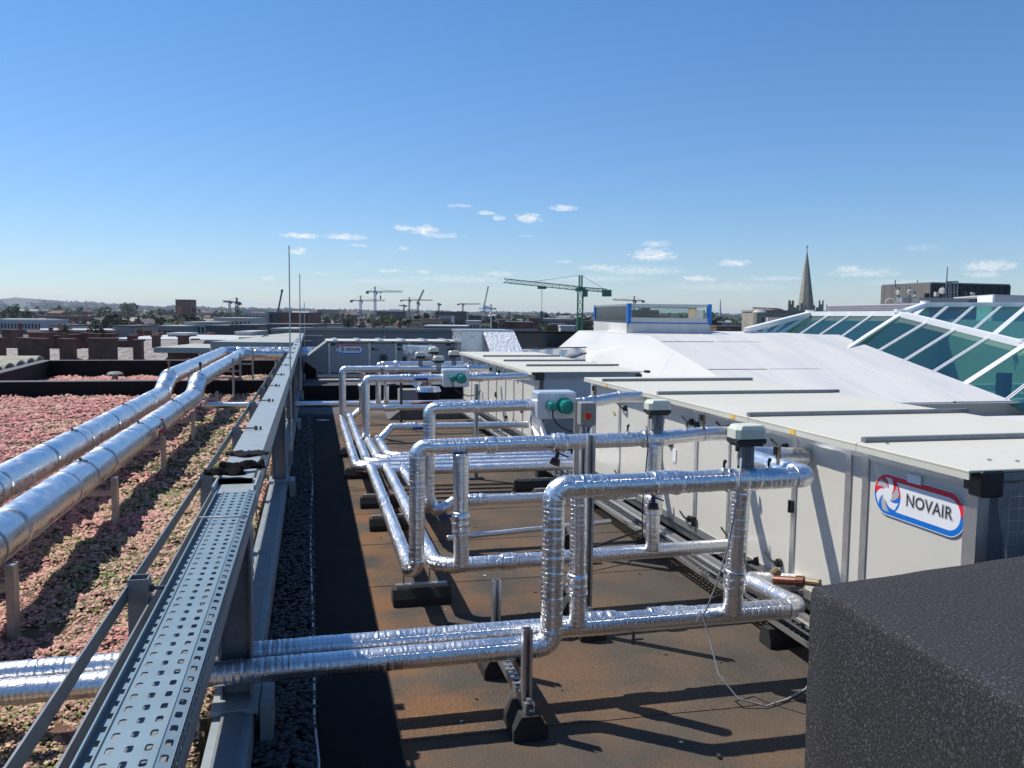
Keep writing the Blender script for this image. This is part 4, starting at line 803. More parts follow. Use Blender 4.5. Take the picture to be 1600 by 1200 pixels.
# ================================================================== AIR HANDLING UNITS
def text_mesh(txt, size, name, m, place, parent, offset=0.0, depth=.0015, spacing=1.1):
    """place(x, y, d) -> world point for flat text coordinates"""
    c = bpy.data.curves.new('txt', 'FONT'); c.body = txt; c.size = size; c.extrude = 0; c.offset = offset; c.space_character = spacing; c.resolution_u = 4; c.align_x = 'CENTER'; c.align_y = 'CENTER'
    o = bpy.data.objects.new('txt', c); sc.collection.objects.link(o); dg = bpy.context.evaluated_depsgraph_get(); dg.update(); me = o.evaluated_get(dg).to_mesh()
    v = [place(p.co.x, p.co.y, depth) for p in me.vertices]; f = [tuple(p.vertices) for p in me.polygons]; o.evaluated_get(dg).to_mesh_clear()
    bpy.data.objects.remove(o)
    return MB().add(v, f).build(name, m, parent)
def sign(parent, place, w, h):
    """stadium badge: red upper and blue lower border, fan roundel, lettering. flat coordinates centred, x to the right"""
    R = h/2; hw = w/2-R
    def stad(r, n=20, half=0):
        top = [(hw+r*math.cos(a), r*math.sin(a)) for a in np.linspace(0, math.pi/2, n)]+[(-hw+r*math.cos(a), r*math.sin(a)) for a in np.linspace(math.pi/2, math.pi, n)]
        bot = [(-hw+r*math.cos(a), r*math.sin(a)) for a in np.linspace(math.pi, 1.5*math.pi, n)]+[(hw+r*math.cos(a), r*math.sin(a)) for a in np.linspace(1.5*math.pi, 2*math.pi, n)]
        return top if half == 1 else bot if half == -1 else top+bot
    def flat(poly, d, nm, m, par): return MB().add([place(x, y, d) for x, y in poly], [tuple(range(len(poly)))]).build(nm, m, par)
    def solid(poly, d0, d1, nm, m, par):
        n = len(poly); v = [place(x, y, d0) for x, y in poly]+[place(x, y, d1) for x, y in poly]
        return MB().add(v, [tuple(range(n, 2*n))]+[(i, (i+1) % n, n+(i+1) % n, n+i) for i in range(n)]).build(nm, m, par)
    s = solid(stad(R*1.04), .0002, .0014, 'sign_board', 'logowhite', parent)
    def ringhalf(half, m, nm):
        o = stad(R, 20, half); i = stad(R*.74, 20, half); n = len(o); v = [place(x, y, .0018) for x, y in o]+[place(x, y, .0018) for x, y in i]
        MB().add(v, [(k, k+1, n+k+1, n+k) for k in range(n-1)]).build(nm, m, s)
    ringhalf(1, 'logored', 'red_border'); ringhalf(-1, 'logoblue', 'blue_border')
    cx = -hw; cr = R*.96
    flat([(cx+cr*math.cos(a), cr*math.sin(a)) for a in np.linspace(0, math.pi, 24)], .0021, 'red_half_disc', 'logored', s); flat([(cx+cr*math.cos(a), cr*math.sin(a)) for a in np.linspace(math.pi, 2*math.pi, 24)], .0021, 'blue_half_disc', 'logoblue', s)
    for k in range(6):                                # fan of curved grey blades round a white hub
        a0 = k*math.pi/3+.3; P = []
        for q in np.linspace(0, 1, 8): a = a0+q*.95; r = cr*(.34+.58*q); P.append((cx+r*math.cos(a), r*math.sin(a)))
        for q in np.linspace(1, 0, 8): a = a0+.95+q*.55; r = cr*(.34+.58*q); P.append((cx+r*math.cos(a), r*math.sin(a)))
        flat(P, .0024, 'fan_blade', 'logogrey' if k % 2 else 'logowhite', s)
    flat([(cx+cr*.36*math.cos(a), cr*.36*math.sin(a)) for a in np.linspace(0, 2*math.pi, 20)[:-1]], .0027, 'hub', 'logowhite', s)
    pl = lambda x, y, d: place(x+R*.80, y, d)
    text_mesh('NOVAIR', h*.40, 'lettering_outline', 'logoblack', pl, s, offset=h*.022, depth=.0018, spacing=1.04)
    text_mesh('NOVAIR', h*.40, 'lettering_halo', 'logowhite', pl, s, offset=h*.015, depth=.0021, spacing=1.04)
    text_mesh('NOVAIR', h*.40, 'lettering', 'logoblack', pl, s, offset=h*.004, depth=.0024, spacing=1.04)
    return s
def door_handle(par, x, y, z, d=1, open_=False):
    h = MB().cyl((x, y, z), (x-.02, y, z), .026, 14).cyl((x-.02, y, z), (x-.032, y, z), .015, 10); h.tube([(x-.03, y, z), (x-.036, y+.04*d, z+.006), (x-.034, y+.085*d, z+.020), (x-.03, y+.125*d, z+.03)], .008, 6); h.build('door_handle', 'black', par, smooth=False)
def hinge(par, x, y, z): MB().box((x-.016, y-.018, z-.035), (x, y+.018, z-.003)).box((x-.016, y-.018, z+.003), (x, y+.018, z+.035)).cyl((x-.018, y, z-.036), (x-.018, y, z+.036), .007, 8).build('hinge', 'black', par)
def ahu(label, x0, x1, y0, y1, z0, z1, posts, rails, panels_roof, doors=()):
    t = thing('air_handling_unit', ((x0+x1)/2, (y0+y1)/2, z0), label, 'air handling unit')
    ov = .08; fr = z0+.085
    # body panels between the posts, set back a little
    ys = [y0+.03]+[p for p, w in posts]+[y1-.03]
    ys = sorted(set(ys))
    for a, b in zip(ys, ys[1:]):
        if b-a > .09: MB().box((x0+.004, a+.004, fr), (x0+.05, b-.004, z1-.055), .003).build('side_panel', 'panel', t)
    MB().box((x0+.06, y0+.06, fr), (x1, y1-.05, z1-.05)).build('inner_casing', 'panelg', t)
    for p, w in posts: MB().box((x0-.006, p-w/2, fr), (x0+.02, p+w/2, z1-.055)).build('frame_post', 'alu', t)
    MB().box((x0-.002, y0, fr-.0), (x0+.055, y1, fr+.045)).build('bottom_rail', 'alu', t); MB().box((x0-.004, y0, z1-.085), (x0+.055, y1, z1-.05)).build('top_rail', 'alu', t)
    MB().box((x0-.0, y0+.02, z0+.02), (x0+.05, y1-.02, fr-.012)).box((x0-.01, y0+.02, z0+.075), (x0+.05, y1-.02, fr-.001)).build('base_frame', 'steeld', t)
    yy = [y1+.04]+list(panels_roof)+[y0-.04]
    for a, b in zip(yy, yy[1:]):
        mb = MB(); mb.box((x0-ov, b+.002, z1-.012), (x1, a-.002, z1), .003).box((x0-ov, b+.002, z1-.040), (x0-ov+.006, a-.002, z1-.0125)); mb.build('roof_panel', 'panelroof', t)
    for y, xa, xb in rails:
        mb = MB().box((xa, y-.014, z1+.001), (xb, y+.014, z1+.026)).box((xa+.01, y-.018, z1+.001), (xb-.01, y+.018, z1+.006)).box((xa-.008, y-.017, z1-.045), (xa, y+.017, z1+.024)); mb.build('roof_joint_rail', 'galv', t)
    for kind, y, z in doors:
        if kind == 'h': door_handle(t, x0, y, z)
        elif kind == 'i': hinge(t, x0-.006, y, z)
        elif kind == 'y': MB().box((x0-.0075, y-.022, z-.014), (x0-.0065, y+.022, z+.014)).build('warning_label', 'yellow', t)
        elif kind == 'g': MB().cyl((x0-.012, y, z), (x0, y, z), .045, 20).cyl((x0-.02, y, z), (x0-.012, y, z), .034, 20).build('porthole', 'steeld', t)
        elif kind == 'l': MB().box((x0-.0025, y-.03, z-.05), (x0+.003, y+.03, z+.05)).build('paper_label', 'label', t)
    return t
a1 = ahu('near white air handling unit with the large sign, its roof in seamed panels', 2.72, 4.22, 2.96, 7.98, .13, 1.175,
    [(2.985, .075), (3.69, .045), (3.83, .045), (4.33, .04), (4.95, .05), (5.12, .02), (5.62, .04), (6.25, .03), (6.52, .03), (7.2, .04), (7.9, .05)],
    [(3.69, 2.70, 4.3), (4.77, 2.66, 4.27), (6.20, 2.66, 4.27), (7.5, 2.66, 4.2)], [7.48, 6.18, 4.75, 3.67],
    [('h', 4.45, .33), ('h', 4.43, 1.03), ('h', 5.68, .30), ('h', 5.14, 1.045), ('h', 5.02, .34), ('h', 5.70, 1.02), ('i', 4.34, .70), ('i', 5.60, .30), ('i', 5.60, 1.0), ('i', 4.90, 1.02), ('i', 4.9, .30), ('i', 6.25, 1.03), ('i', 6.25, .30), ('h', 6.40, .32),
     ('y', 4.22, .31), ('y', 7.35, .9), ('l', 6.0, .72), ('g', 6.08, .82), ('h', 7.05, .97), ('h', 7.1, .35)])
for y, w in ((4.24, .05), (4.94, .05), (7.35, .05)): MB().box((2.637, y-w/2, 1.138), (2.6385, y+w/2, 1.165)).build('warning_label', 'yellow', a1)
for y in (4.62, 5.35, 6.55): MB().prism([(2.644, y-.05, 1.128), (2.644, y+.02, 1.128), (2.644, y, 1.142), (2.644, y-.03, 1.142)], (.03, 0, 0)).build('roof_catch', 'black', a1)
# corner cap, lit end frame and wrapped intake
MB().box((2.69, 2.90, 1.06), (2.80, 2.985, 1.172), .008).box((2.70, 2.985, 1.08), (2.74, 3.02, 1.12), .004).build('corner_cap', 'black', a1)
MB().box((2.80, 2.925, 1.125), (4.2, 2.935, 1.16)).build('end_trim', 'galv', a1)
MB().box((2.725, 2.945, .2), (2.77, 2.96, 1.06)).build('end_post', 'alu', a1)
mb = MB()
for i in range(26): mb.bar((2.80+i*.05, 2.872, .2), (2.80+i*.05, 2.872, 1.08), .0035)
for i in range(18): mb.bar((2.80, 2.868, .22+i*.05), (4.1, 2.868, .22+i*.05), .0035)
mb.build('intake_mesh', 'strut', a1)
mb = MB(); n = 26; v = []; f = []
for i in range(n):
    for j in range(9):
        q = i/(n-1); v.append((2.79+q*1.3, 2.925-.022*math.sin(i*1.9+j*.8)-.016*math.sin(i*.7-j*1.7)-.05*max(0, .12-q)*j, 1.12-j*.11))
for i in range(n-1):
    for j in range(8): f.append((i*9+j, i*9+j+1, (i+1)*9+j+1, (i+1)*9+j))
mb.add(v, f).build('plastic_wrap', 'film', a1, smooth=True)
for x, y in ((2.92, 3.12), (3.02, 3.07), (2.78, 3.62)): MB().cyl((x, y, 1.175), (x, y, 1.182), .009, 6).build('screw', 'strut', a1)
MB().box((2.712, 3.29, 1.035), (2.7185, 3.38, 1.075)).build('small_clear_label', 'label', a1)
sign(a1, lambda x, y, d: (2.724-.006-d, 3.315-x, .945+y-.0*x), .60, .195)
a2 = ahu('farther white air handling unit, its roof in seamed panels, beside the farther pump', 2.66, 4.02, 9.9, 15.1, .13, 1.10,
    [(9.93, .06), (10.6, .03), (11.1, .03), (11.6, .03), (12.2, .03), (12.8, .03), (13.5, .03), (14.2, .03), (15.0, .05)],
    [(10.95, 2.8, 4.1), (12.1, 2.75, 4.0), (13.4, 2.7, 3.98)], [14.6, 13.38, 12.08, 10.93],
    [('h', 10.9, .95), ('h', 11.4, .95), ('h', 12.0, .95), ('h', 12.6, .95), ('h', 13.3, .95), ('h', 10.9, .35), ('h', 11.5, .35), ('i', 12.2, .6), ('i', 11.1, .6), ('y', 10.2, .72), ('h', 12.8, .4), ('h', 13.6, .9), ('h', 14.2, .9), ('i', 13.5, .5), ('i', 10.6, .55)])
for q_ in (((2.63, 9.84, 1.0), (2.74, 9.90, 1.095)), ((3.92, 9.84, 1.0), (4.0, 9.9, 1.07)), ((4.06, 9.86, 1.08), (4.12, 9.95, 1.11))): MB().box(*q_, .006).build('corner_cap', 'black', a2)
MB().box((2.74, 9.85, 1.02), (3.98, 9.89, 1.085)).build('end_trim', 'galv', a2); MB().box((2.74, 9.88, .55), (3.95, 9.90, 1.02)).build('end_panel', 'rendb', a2)
sign(a2, lambda x, y, d: (2.654-d, 14.4-x, .93+y), .55, .16)
# hood between the units
t = thing('intake_hood', (3.1, 9.2, .1), 'dark sloping intake hood between the two white units', 'hood')
mb = MB().add([(2.72, 9.86, .72), (3.85, 9.86, .72), (3.95, 9.2, .30), (2.62, 9.2, .30), (2.72, 9.86, .2), (3.85, 9.86, .2), (3.95, 9.2, .2), (2.62, 9.2, .2)], [(0, 3, 2, 1), (0, 4, 7, 3), (1, 2, 6, 5), (3, 7, 6, 2), (0, 1, 5, 4), (4, 5, 6, 7)]); mb.build('hood_body', 'darkclad', t)
MB().prism([(2.60, 9.86, .74), (2.62, 9.18, .28), (2.55, 9.18, .22), (2.56, 9.86, .5)], (.03, 0, 0)).build('side_flap', 'alu', t); MB().prism([(3.72, 8.9, .78), (3.70, 8.5, .2), (3.66, 8.5, .2), (3.66, 8.9, .78)], (.03, 0, 0)).build('side_flap', 'alu', t)
MB().box((2.74, 8.02, .2), (4.2, 8.10, 1.12)).build('duct_end_plate', 'rendb', t)
# perforated tray running at the foot of the units
def floor_tray():
    t = thing('cable_tray', (2.53, 7, .05), 'perforated metal cable tray on the floor along the foot of the white units', 'cable tray')
    mb = MB(); x0, x1 = 2.43, 2.61; y = 3.0
    while y < 9.2:
        for q in range(5):
            xa = x0+q*(x1-x0)/5; cx = xa+.018; yo = .012 if q % 2 else 0
            v = [(xa, y, .132), (xa+.036, y, .132), (xa+.036, y+.05, .132), (xa, y+.05, .132), (cx-.006, y+.01+yo, .132), (cx+.006, y+.01+yo, .132), (cx+.006, y+.036+yo, .132), (cx-.006, y+.036+yo, .132)]
            mb.add(v, [(0, 1, 5, 4), (1, 2, 6, 5), (2, 3, 7, 6), (3, 0, 4, 7)])
        y += .05
    mb.build('perforated_sheet', 'alu', t)
    MB().box((x0-.002, 3.0, .13), (x0, 14, .16)).box((x1, 3.0, .13), (x1+.002, 14, .16)).box((x0, 9.2, .129), (x1, 14, .132)).box((2.65, 3.0, .11), (2.69, 9.5, .14)).build('side_rails', 'alu', t)
    for yy in (3.15, 4.05, 5.9, 7.4, 8.9):
        mb = MB(); block(mb, yy, 2.40, 2.68, .06, .10, 'x'); mb.build('rubber_foot', 'rubber', t)
    MB().tube([(2.5, 3.0, .14), (2.49, 5, .145), (2.53, 6.4, .142), (2.5, 8, .145), (2.52, 13, .14)], .009, 6).tube([(2.55, 3.0, .142), (2.57, 4.2, .142), (2.55, 6, .145), (2.57, 9, .142), (2.56, 13, .142)], .012, 6).build('laid_cables', 'cabledark', t, smooth=True)
floor_tray()
tag(MB().tube([(1.92, 3.50, 1.15), (1.90, 3.48, .98), (1.87, 3.50, .75), (1.85, 3.56, .55), (1.83, 3.62, .40), (1.83, 3.66, .36), (1.84, 3.60, .26), (1.85, 3.52, .12), (1.90, 3.42, .04), (2.02, 3.38, .012), (2.15, 3.42, .012), (2.3, 3.50, .012), (2.45, 3.62, .05), (2.55, 3.72, .13)], .0045, 6).build('actuator_cable', 'cable', smooth=True), 'thin grey cable looping from the nearest valve actuator down onto the brown felt', 'cable')
tag(MB().tube([(2.0, 4.83, 1.12), (2.0, 4.80, 1.0), (1.98, 4.82, .6), (1.98, 4.8, .4)], .004, 6).build('actuator_cable', 'cabledark', smooth=True), 'thin dark cable hanging from the second valve actuator', 'cable')
tag(MB().tube([(1.55, 5.6, .16), (1.8, 5.55, .13), (2.1, 5.7, .16), (2.45, 5.95, .16)], .008, 6).build('loose_cable', 'cabledark', smooth=True), 'black cable crossing the floor to the tray behind the tall post', 'cable')
tag(MB().box((1.78, 3.42, .012), (2.05, 3.44, .0122) if False else (1.95, 3.06, .018)).build('scrap', 'rubber'), 'small black scrap lying on the felt below the nearest pipes', 'scrap') if False else None
for (x, y, s, l) in ((1.60, 3.02, .03, 'small dark scrap of felt lying on the brown roof near the bottom of the view'), (.16, 14.2, .12, 'flat white scrap lying on the shaded black gutter strip')):
    a = R_.random()*3; P = [(x+s*math.cos(a+q)*(.6+.5*math.sin(q*2)), y+s*.5*math.sin(a+q), .010) for q in (0, .9, 1.9, 2.8, 4.0, 5.2)]
    tag(MB().prism(P, (0, 0, .006)).build('scrap', 'rubber' if s < .1 else 'label'), l, 'scrap')

for i in range(26):
    x, y, s = R_.uniform(.5, 2.3), R_.uniform(2.5, 7.5), R_.uniform(.006, .02); a = R_.random()*6; P = [(x+s*math.cos(a+q)*(.5+.5*math.sin(q*2+i)**2), y+s*.6*math.sin(a+q), .0062) for q in (0, 1, 2, 3, 4, 5.2)]
    m_ = R_.choice(('rubber', 'rubber', 'label', 'brass')); tag(MB().prism(P, (0, 0, .003)).build('debris_chip', m_), 'tiny %s chip lying on the brown felt' % {'rubber': 'black', 'label': 'white', 'brass': 'brown'}[m_], 'debris', 'tiny chips scattered on the felt')
# ================================================================== BLACK FOAM BOX AT THE LOWER RIGHT
def foam_box():
    P = [(1.63, 2.47), (1.56, -.6), (4.2, -.1), (4.1, 2.62), (2.72, 2.66)]; z1 = .90; n = len(P); c = np.mean(P, 0); mb = MB()
    rings = []
    sub = []
    for i in range(n):                                  # subdivide so that the skin can wobble
        a, b = np.array(P[i]), np.array(P[(i+1) % n]); k = max(2, int(np.linalg.norm(b-a)/.12))
        sub += [a+(b-a)*q/k for q in range(k)]
    sub = np.array(sub); m = len(sub)
    def ring(inset, z): 
        q = sub+(c-sub)/np.linalg.norm(c-sub, axis=1)[:, None]*inset; return np.c_[q+NR.randn(m, 2)*.0012, np.full(m, z)+NR.randn(m)*.0012]
    zs = [(0, -.004)]+[(0, z) for z in np.linspace(.1, z1-.03, 8)]+[(.004, z1-.012), (.012, z1-.003), (.025, z1)]+[(q, z1+.001) for q in np.linspace(.15, 1.2, 8)]
    V = np.vstack([ring(a, z) for a, z in zs]); f = [(i*m+j, i*m+(j+1) % m, (i+1)*m+(j+1) % m, (i+1)*m+j) for i in range(len(zs)-1) for j in range(m)]+[tuple(range((len(zs)-1)*m, len(zs)*m))]
    fd = mb.add(V, f).build('foam_covered_duct', 'foam', smooth=True)
    pth = [(2.72, 1.16, .9035), (2.50, 1.12, .903), (2.32, 1.0, .903)]
    MB().tube(pth, .0035, 5).build('foam_seam', 'black', fd)
    tag(fd, 'large block clad in rough black foam insulation filling the lower right corner', 'duct')
foam_box()

# ================================================================== WHITE MEMBRANE ROOF
def white_roof():
    t = thing('white_roof', (9.9, 15, 0), 'low white membrane roof with welded seams, in front of the green glazed roof', 'roof')
    Z = lambda y: .3+.2*(y-12.8)
    xs = [7.48, 8.75, 9.95, 11.15, 12.40]
    for i, (a, b) in enumerate(zip(xs, xs[1:])):
        mb = MB(); n = 24; ys = np.linspace(12.8, 18.1, n); v = []; f = []
        for y in ys:
            b2 = b+.045 if i < 3 else b
            v += [(a, y, Z(y)+.006*(i+1)), (b2, y, Z(y)+.006*(i+1)), (a, y, Z(y)-.02), (b2, y, Z(y)-.02)]
        for k in range(n-1):
            o = k*4; f += [(o, o+1, o+5, o+4), (o+2, o+6, o+7, o+3), (o, o+4, o+6, o+2), (o+1, o+3, o+7, o+5)]
        f += [(0, 2, 3, 1), (4*n-4, 4*n-3, 4*n-1, 4*n-2)]; mb.add(v, f).build('membrane_sheet', 'membrane', t)
        MB().bar((b+.02, 12.8, Z(12.8)+.006*(i+1)+.012), (b+.02, 18.1, Z(18.1)+.006*(i+1)+.012), .05, .010, (0, 0, 1)).build('welded_seam', 'membrane', t) if i < 3 else None
    for y in (15.1, 17.4): MB().prism([(7.5, y-.04, Z(y-.04)+.016), (12.4, y-.04, Z(y-.04)+.016), (12.4, y+.04, Z(y+.04)+.016), (7.5, y+.04, Z(y+.04)+.016)], (0, 0, .003)).build('cross_seam', 'membrane', t)
    # steep side facing the units
    def xw(y, z): return 7.48+(z-Z(y))/1.58
    cols = [(12.8, 14.0), (14.0, 15.3), (15.3, 16.6), (16.6, 18.0)]
    T = np.array((7.0, 21.8, 1.36)); S = np.array((6.6, 22.5, .84))
    for i, (a, b) in enumerate(cols):
        o = .003*(i % 2); P = [(xw(a, .02)-o, a, .02), (7.48-o, a, Z(a)-.002), (7.48-o, b, Z(b)-.002), (xw(b, .02)-o, b, .02)]
        MB().prism(P, (.02, 0, -.03)).build('side_sheet', 'membrane', t)
    P = [(xw(18, .02), 18, .02), (7.48, 18, Z(18)), tuple(T), tuple(S), (5.9, 22.6, .02)]; MB().prism(P, (.03, 0, 0)).build('side_sheet', 'membrane', t)
    # patches welded on the side
    for (a, b, za, zb) in ((19.2, 20.6, .5, 1.0),):
        o = .006; MB().prism([(xw(a, za)-o, a, za), (xw(a, zb)-o, a, zb), (xw(b, zb)-o, b, zb), (xw(b, za*.9)-o, b, za*.9)], (.003, 0, 0)).build('welded_patch', 'membrane', t)
    # level top and front fascia
    MB().add([(7.48, 18.1, 1.36), (12.4, 18.1, 1.36), (12.6, 22, 1.37), (7.0, 21.8, 1.37), (7.48, 18.1, 1.2), (12.4, 18.1, 1.2), (12.6, 22, 1.2), (7.0, 21.8, 1.2)], [(0, 1, 2, 3), (4, 7, 6, 5), (0, 4, 5, 1), (1, 5, 6, 2), (2, 6, 7, 3), (3, 7, 4, 0)]).build('top_sheet', 'membrane', t)
    MB().box((7.3, 12.74, .04), (17, 12.80, .28)).box((7.3, 12.70, .27), (17, 12.80, .30)).build('fascia', 'rendg', t)
    MB().box((4.35, 4, -.008), (26, 12.7, .02)).build('white_deck', 'membrane', t)
    MB().box((4.6, 10.9, .02), (17, 12.3, .12), .05).build('low_membrane_kerb', 'membrane', t)
white_roof()

# ================================================================== GREEN GLAZED ROOF
def glazed():
    t = thing('glazed_roof', (16, 20, 0), 'long faceted atrium roof of green tinted panes in white frames at the right', 'glass roof')
    Z = lambda y: .3+.2*(y-12.8)
    Pa = np.array((12.35, 17.6, Z(17.6))); Pb = np.array((12.42, 12.7, Z(12.7)))
    V1 = at(1265, 493, 25.0); V2 = at(1405, 493, 21.5); V4 = at(1445, 479, 23.5); W0 = at(1166, 519, 22.0); Wb = at(1213, 525, 20.0)
    def plane(p, q, r): n = np.cross(q-p, r-p); return p, n/np.linalg.norm(n)
    def onp(u, v, pl):
        d = ray(u, v); k = ((pl[0]-CAM)@pl[1])/(d@pl[1]); return CAM+k*d
    plC = plane(V2, Pa, Pb); 
    V3 = onp(1600, 541, plC); V3b = onp(1760, 581, plC)
    plD = plane(V2, V3, V4); V5 = onp(1780, 478, plD)
    def facet(pl, name, top, bot, cuts, bars, ext=.6):
        """panes between mullion lines; cuts: (top point, bottom point) on the plane"""
        n = pl[1]*(1 if pl[1][2] > 0 else -1)
        for (a, b), (c, d) in zip(cuts, cuts[1:]):
            q = [a, c, d, b]; cen = sum(q)/4; q = [cen+(p-cen)*.985 for p in q]
            MB().prism([p-n*.012 for p in q], n*.012).build('glass_pane', 'glass', t)
        for i, (a, b) in enumerate(cuts):
            w = .12 if i in bars else .07
            MB().bar(a+n*.012, b+n*.012, w, .04, n).build('mullion', 'white', t)
            if i not in bars: MB().bar(a+n*.036, b+n*.036, .012, .01, n).build('mullion_cap', 'alu', t)
    def ext(a, b, k): return b+(b-a)*k
    # facet C: the large near panes
    topC = [(1405, 493), (1450, 503), (1493, 515), (1546, 527), (1600, 541), (1662, 556), (1730, 573)]; botC = [(1340, 535), (1377, 547), (1416, 563), (1462, 580), (1511, 599), (1574, 625), (1640, 650)]
    cu = [(onp(*a, plC), ext(onp(*a, plC), onp(*b, plC), .06)) for a, b in zip(topC, botC)]; facet(plC, 'near', None, None, cu, (0, 4))
    # facet D: above the thick purlin
    topD = [(1445, 479), (1481, 479), (1522, 478.5), (1565, 478), (1606, 478), (1655, 478), (1720, 478)]; botD = [(1425, 497), (1452, 503.5), (1484, 511.5), (1517, 520), (1548, 528), (1594, 539), (1650, 553)]
    cu = [(onp(*a, plD), onp(*b, plD)) for a, b in zip(topD, botD)]; facet(plD, 'upper', None, None, cu, (0, 4))
    # facet B: the far panes
    plB = plane(V1, V2, Pa); topB = [(1265, 493), (1295, 493), (1328, 493), (1363, 493), (1405, 493)]; botB = [(1216, 524), (1246, 526), (1276, 528), (1310, 531), (1340, 535)]
    cu = [(onp(*a, plB), ext(onp(*a, plB), onp(*b, plB), .3)) for a, b in zip(topB, botB)]; facet(plB, 'far', None, None, cu, (0, 4))
    # facet A: the end panes, falling away to the left
    plA = plane(V1, W0, onp(1216, 524, plB)); topA = [(1170, 518), (1190, 511), (1208, 506), (1232, 500), (1265, 493)]; botA = [(1165, 520), (1174, 521), (1187, 522), (1202, 523), (1216, 524)]
    cu = [(onp(*a, plA), ext(onp(*a, plA), onp(*b, plA), .3)) for a, b in zip(topA, botA)]; facet(plA, 'end', None, None, cu, (4,))
    n = np.array((0, 0, 1.))
    for a, b, w in ((V2, V3b, .20), (V1, V2, .17), (V4, V5, .15), (V1, W0, .15), (V2, V4, .15)): MB().bar(a+n*.05, b+n*.05, w, .13, n).build('ridge_cap', 'white', t)
    for p in (V1, V2, V3, V4): MB().cyl(p+n*.08, p+n*.16, .13, 12).build('ridge_node', 'white', t)
    # what is seen through the glass: gallery edges and braces of the atrium below
    MB().box((12.6, 12, -3.2), (44, 52, -3.0)).box((30, 51.8, -3.0), (44, 52, 1.75)).box((43.8, 12, -3.0), (44, 52, 1.75)).build('atrium_shell', 'render', t)
    for i in range(7): MB().box((13.4, 14+i*3.1, -1.5-.12*(i%2)), (36, 14.5+i*3.1, -1.2-.12*(i%2))).build('gallery_edge', 'white', t)
    for i in range(9): MB().box((14.2+i*2.4, 14, -3.0), (14.45+i*2.4, 14.25, -.4)).build('atrium_column', 'darkclad', t)
    for i in range(9): MB().box((15.2+i*2.4, 21, -3.0), (15.5+i*2.4, 21.3, .2)).build('atrium_column', 'darkclad', t)
    for i in range(6):
        x = 14.5+i*2.2; MB().bar((x, 14, -.6), (x+2.2, 22, -2.4), .16, .2).bar((x+2.2, 14, -2.4), (x, 22, -.7), .12, .12).build('atrium_brace', 'white', t)
glazed()

# ================================================================== FAR SIDE OF THE DECK
t = thing('air_handling_unit', (1.8, 19.4, .4), 'distant grey air handling unit seen side on, with small sign and sloping hood', 'air handling unit')
y = 19.0; cuts = [(.40, 1.22), (1.26, 1.80), (1.84, 2.10), (2.14, 2.58), (2.62, 3.16)]
MB().box((.36, y+.03, .44), (3.2, y+1.2, 1.12)).build('casing', 'rendg', t)
for a, b in cuts: MB().box((a, y, .46), (b, y+.04, 1.10), .004).build('side_panel', 'panelg', t)
for a in (.35, 1.22, 1.80, 2.10, 2.58, 3.16): MB().box((a, y-.012, .44), (a+.042, y+.03, 1.11)).build('frame_post', 'alu', t)
MB().box((.30, y-.06, 1.13), (3.26, y+1.3, 1.165)).build('roof_sheet', 'panelroof', t)
for x in (.5, 1.0, 1.5, 2.0, 2.5, 3.0): MB().box((x-.05, y+.0, 1.166), (x+.05, y+1.25, 1.19)).build('roof_joint', 'alu', t)
for x in (.62, .9, 1.3, 1.75, 2.2, 2.6, 3.1): MB().box((x-.012, y-.075, 1.12), (x+.012, y-.06, 1.15)).build('roof_clip', 'black', t)
MB().prism([(.36, y-.0, 1.10), (.30, y-.0, 1.13), (-.20, y, .74), (.18, y, .46), (.36, y, .40)], (0, 1.2, 0)).build('sloping_hood', 'rendg', t)
MB().box((.1, y-.1, .36), (3.3, y+1.3, .43)).build('base_frame', 'alu', t)
for x in (.44, 1.9, 3.0): MB().box((x-.04, y-.03, 1.06), (x+.05, y-.012, 1.10)).build('corner_cap', 'black', t)
MB().cyl((1.55, y, .78), (1.55, y-.03, .78), .095, 20).build('porthole', 'steeld', t); MB().cyl((1.55, y-.035, .78), (1.55, y-.03, .78), .06, 16).build('porthole_glass', 'glassd', t)
for x, d in ((1.32, 1), (1.90, 1), (2.66, 1), (3.08, -1)): MB().cyl((x, y, .98), (x, y-.03, .98), .03, 10).bar((x, y-.03, .98), (x+.12*d, y-.035, .96), .02, .02).build('door_handle', 'black', t)
MB().box((1.98, y-.03, .70), (2.05, y, .80)).box((2.0, y-.02, .5), (2.02, y, .70)).build('switch', 'black', t); MB().box((1.53, y-.02, .5), (1.60, y-.0, .64)).build('paper_label', 'label', t)
for x in (.5, 1.1, 1.9, 2.7): MB().box((x-.1, y, .37-.08), (x+.1, y+.5, .36)).build('support_pad', 'rubber', t)
sign(t, lambda x, yy, d: (.80+x, y-.004-d*4, .97+yy), .62, .2)
kerb('black_upstand', (-.19, 17.75), (3.3, 17.75), .0, .28, .2, 'low black upstand across the deck in front of the distant grey unit')
kerb('black_upstand', (-.19, 23.4), (.95, 23.4), .0, .60, .2, 'black upstand below the corner patch of pink sedum')
tag(MB().cyl((.15, 17.3, .42), (3.1, 17.3, .42), .035, 10).cyl((.15, 17.3, .42), (.12, 17.3, .42), .03, 10).build('grey_pipe', 'cable', smooth=True), 'thin pale pipe running below the distant grey unit', 'pipe')
tag(MB().cyl((-.0, 25.6, .66), (1.4, 25.6, .66), .07, 10).build('tan_pipe', 'tan', smooth=True), 'short tan pipe beside the distant sloping hood', 'pipe')
t = thing('screen_wall', (3, 28, 0), 'long grey louvred screen closing the far end of the roof', 'screen')
for i, (a, b) in enumerate(((-.25, 2.3), (2.35, 4.9), (4.95, 7.4))):
    for k in range(6): MB().box((a, 28.0-.012*(k % 2), .18+k*.17), (b, 28.03, .345+k*.17)).build('louvre_board', 'screen', t)
MB().box((-.35, 27.85, 1.19), (7.5, 28.1, 1.28)).build('capping', 'galv', t)
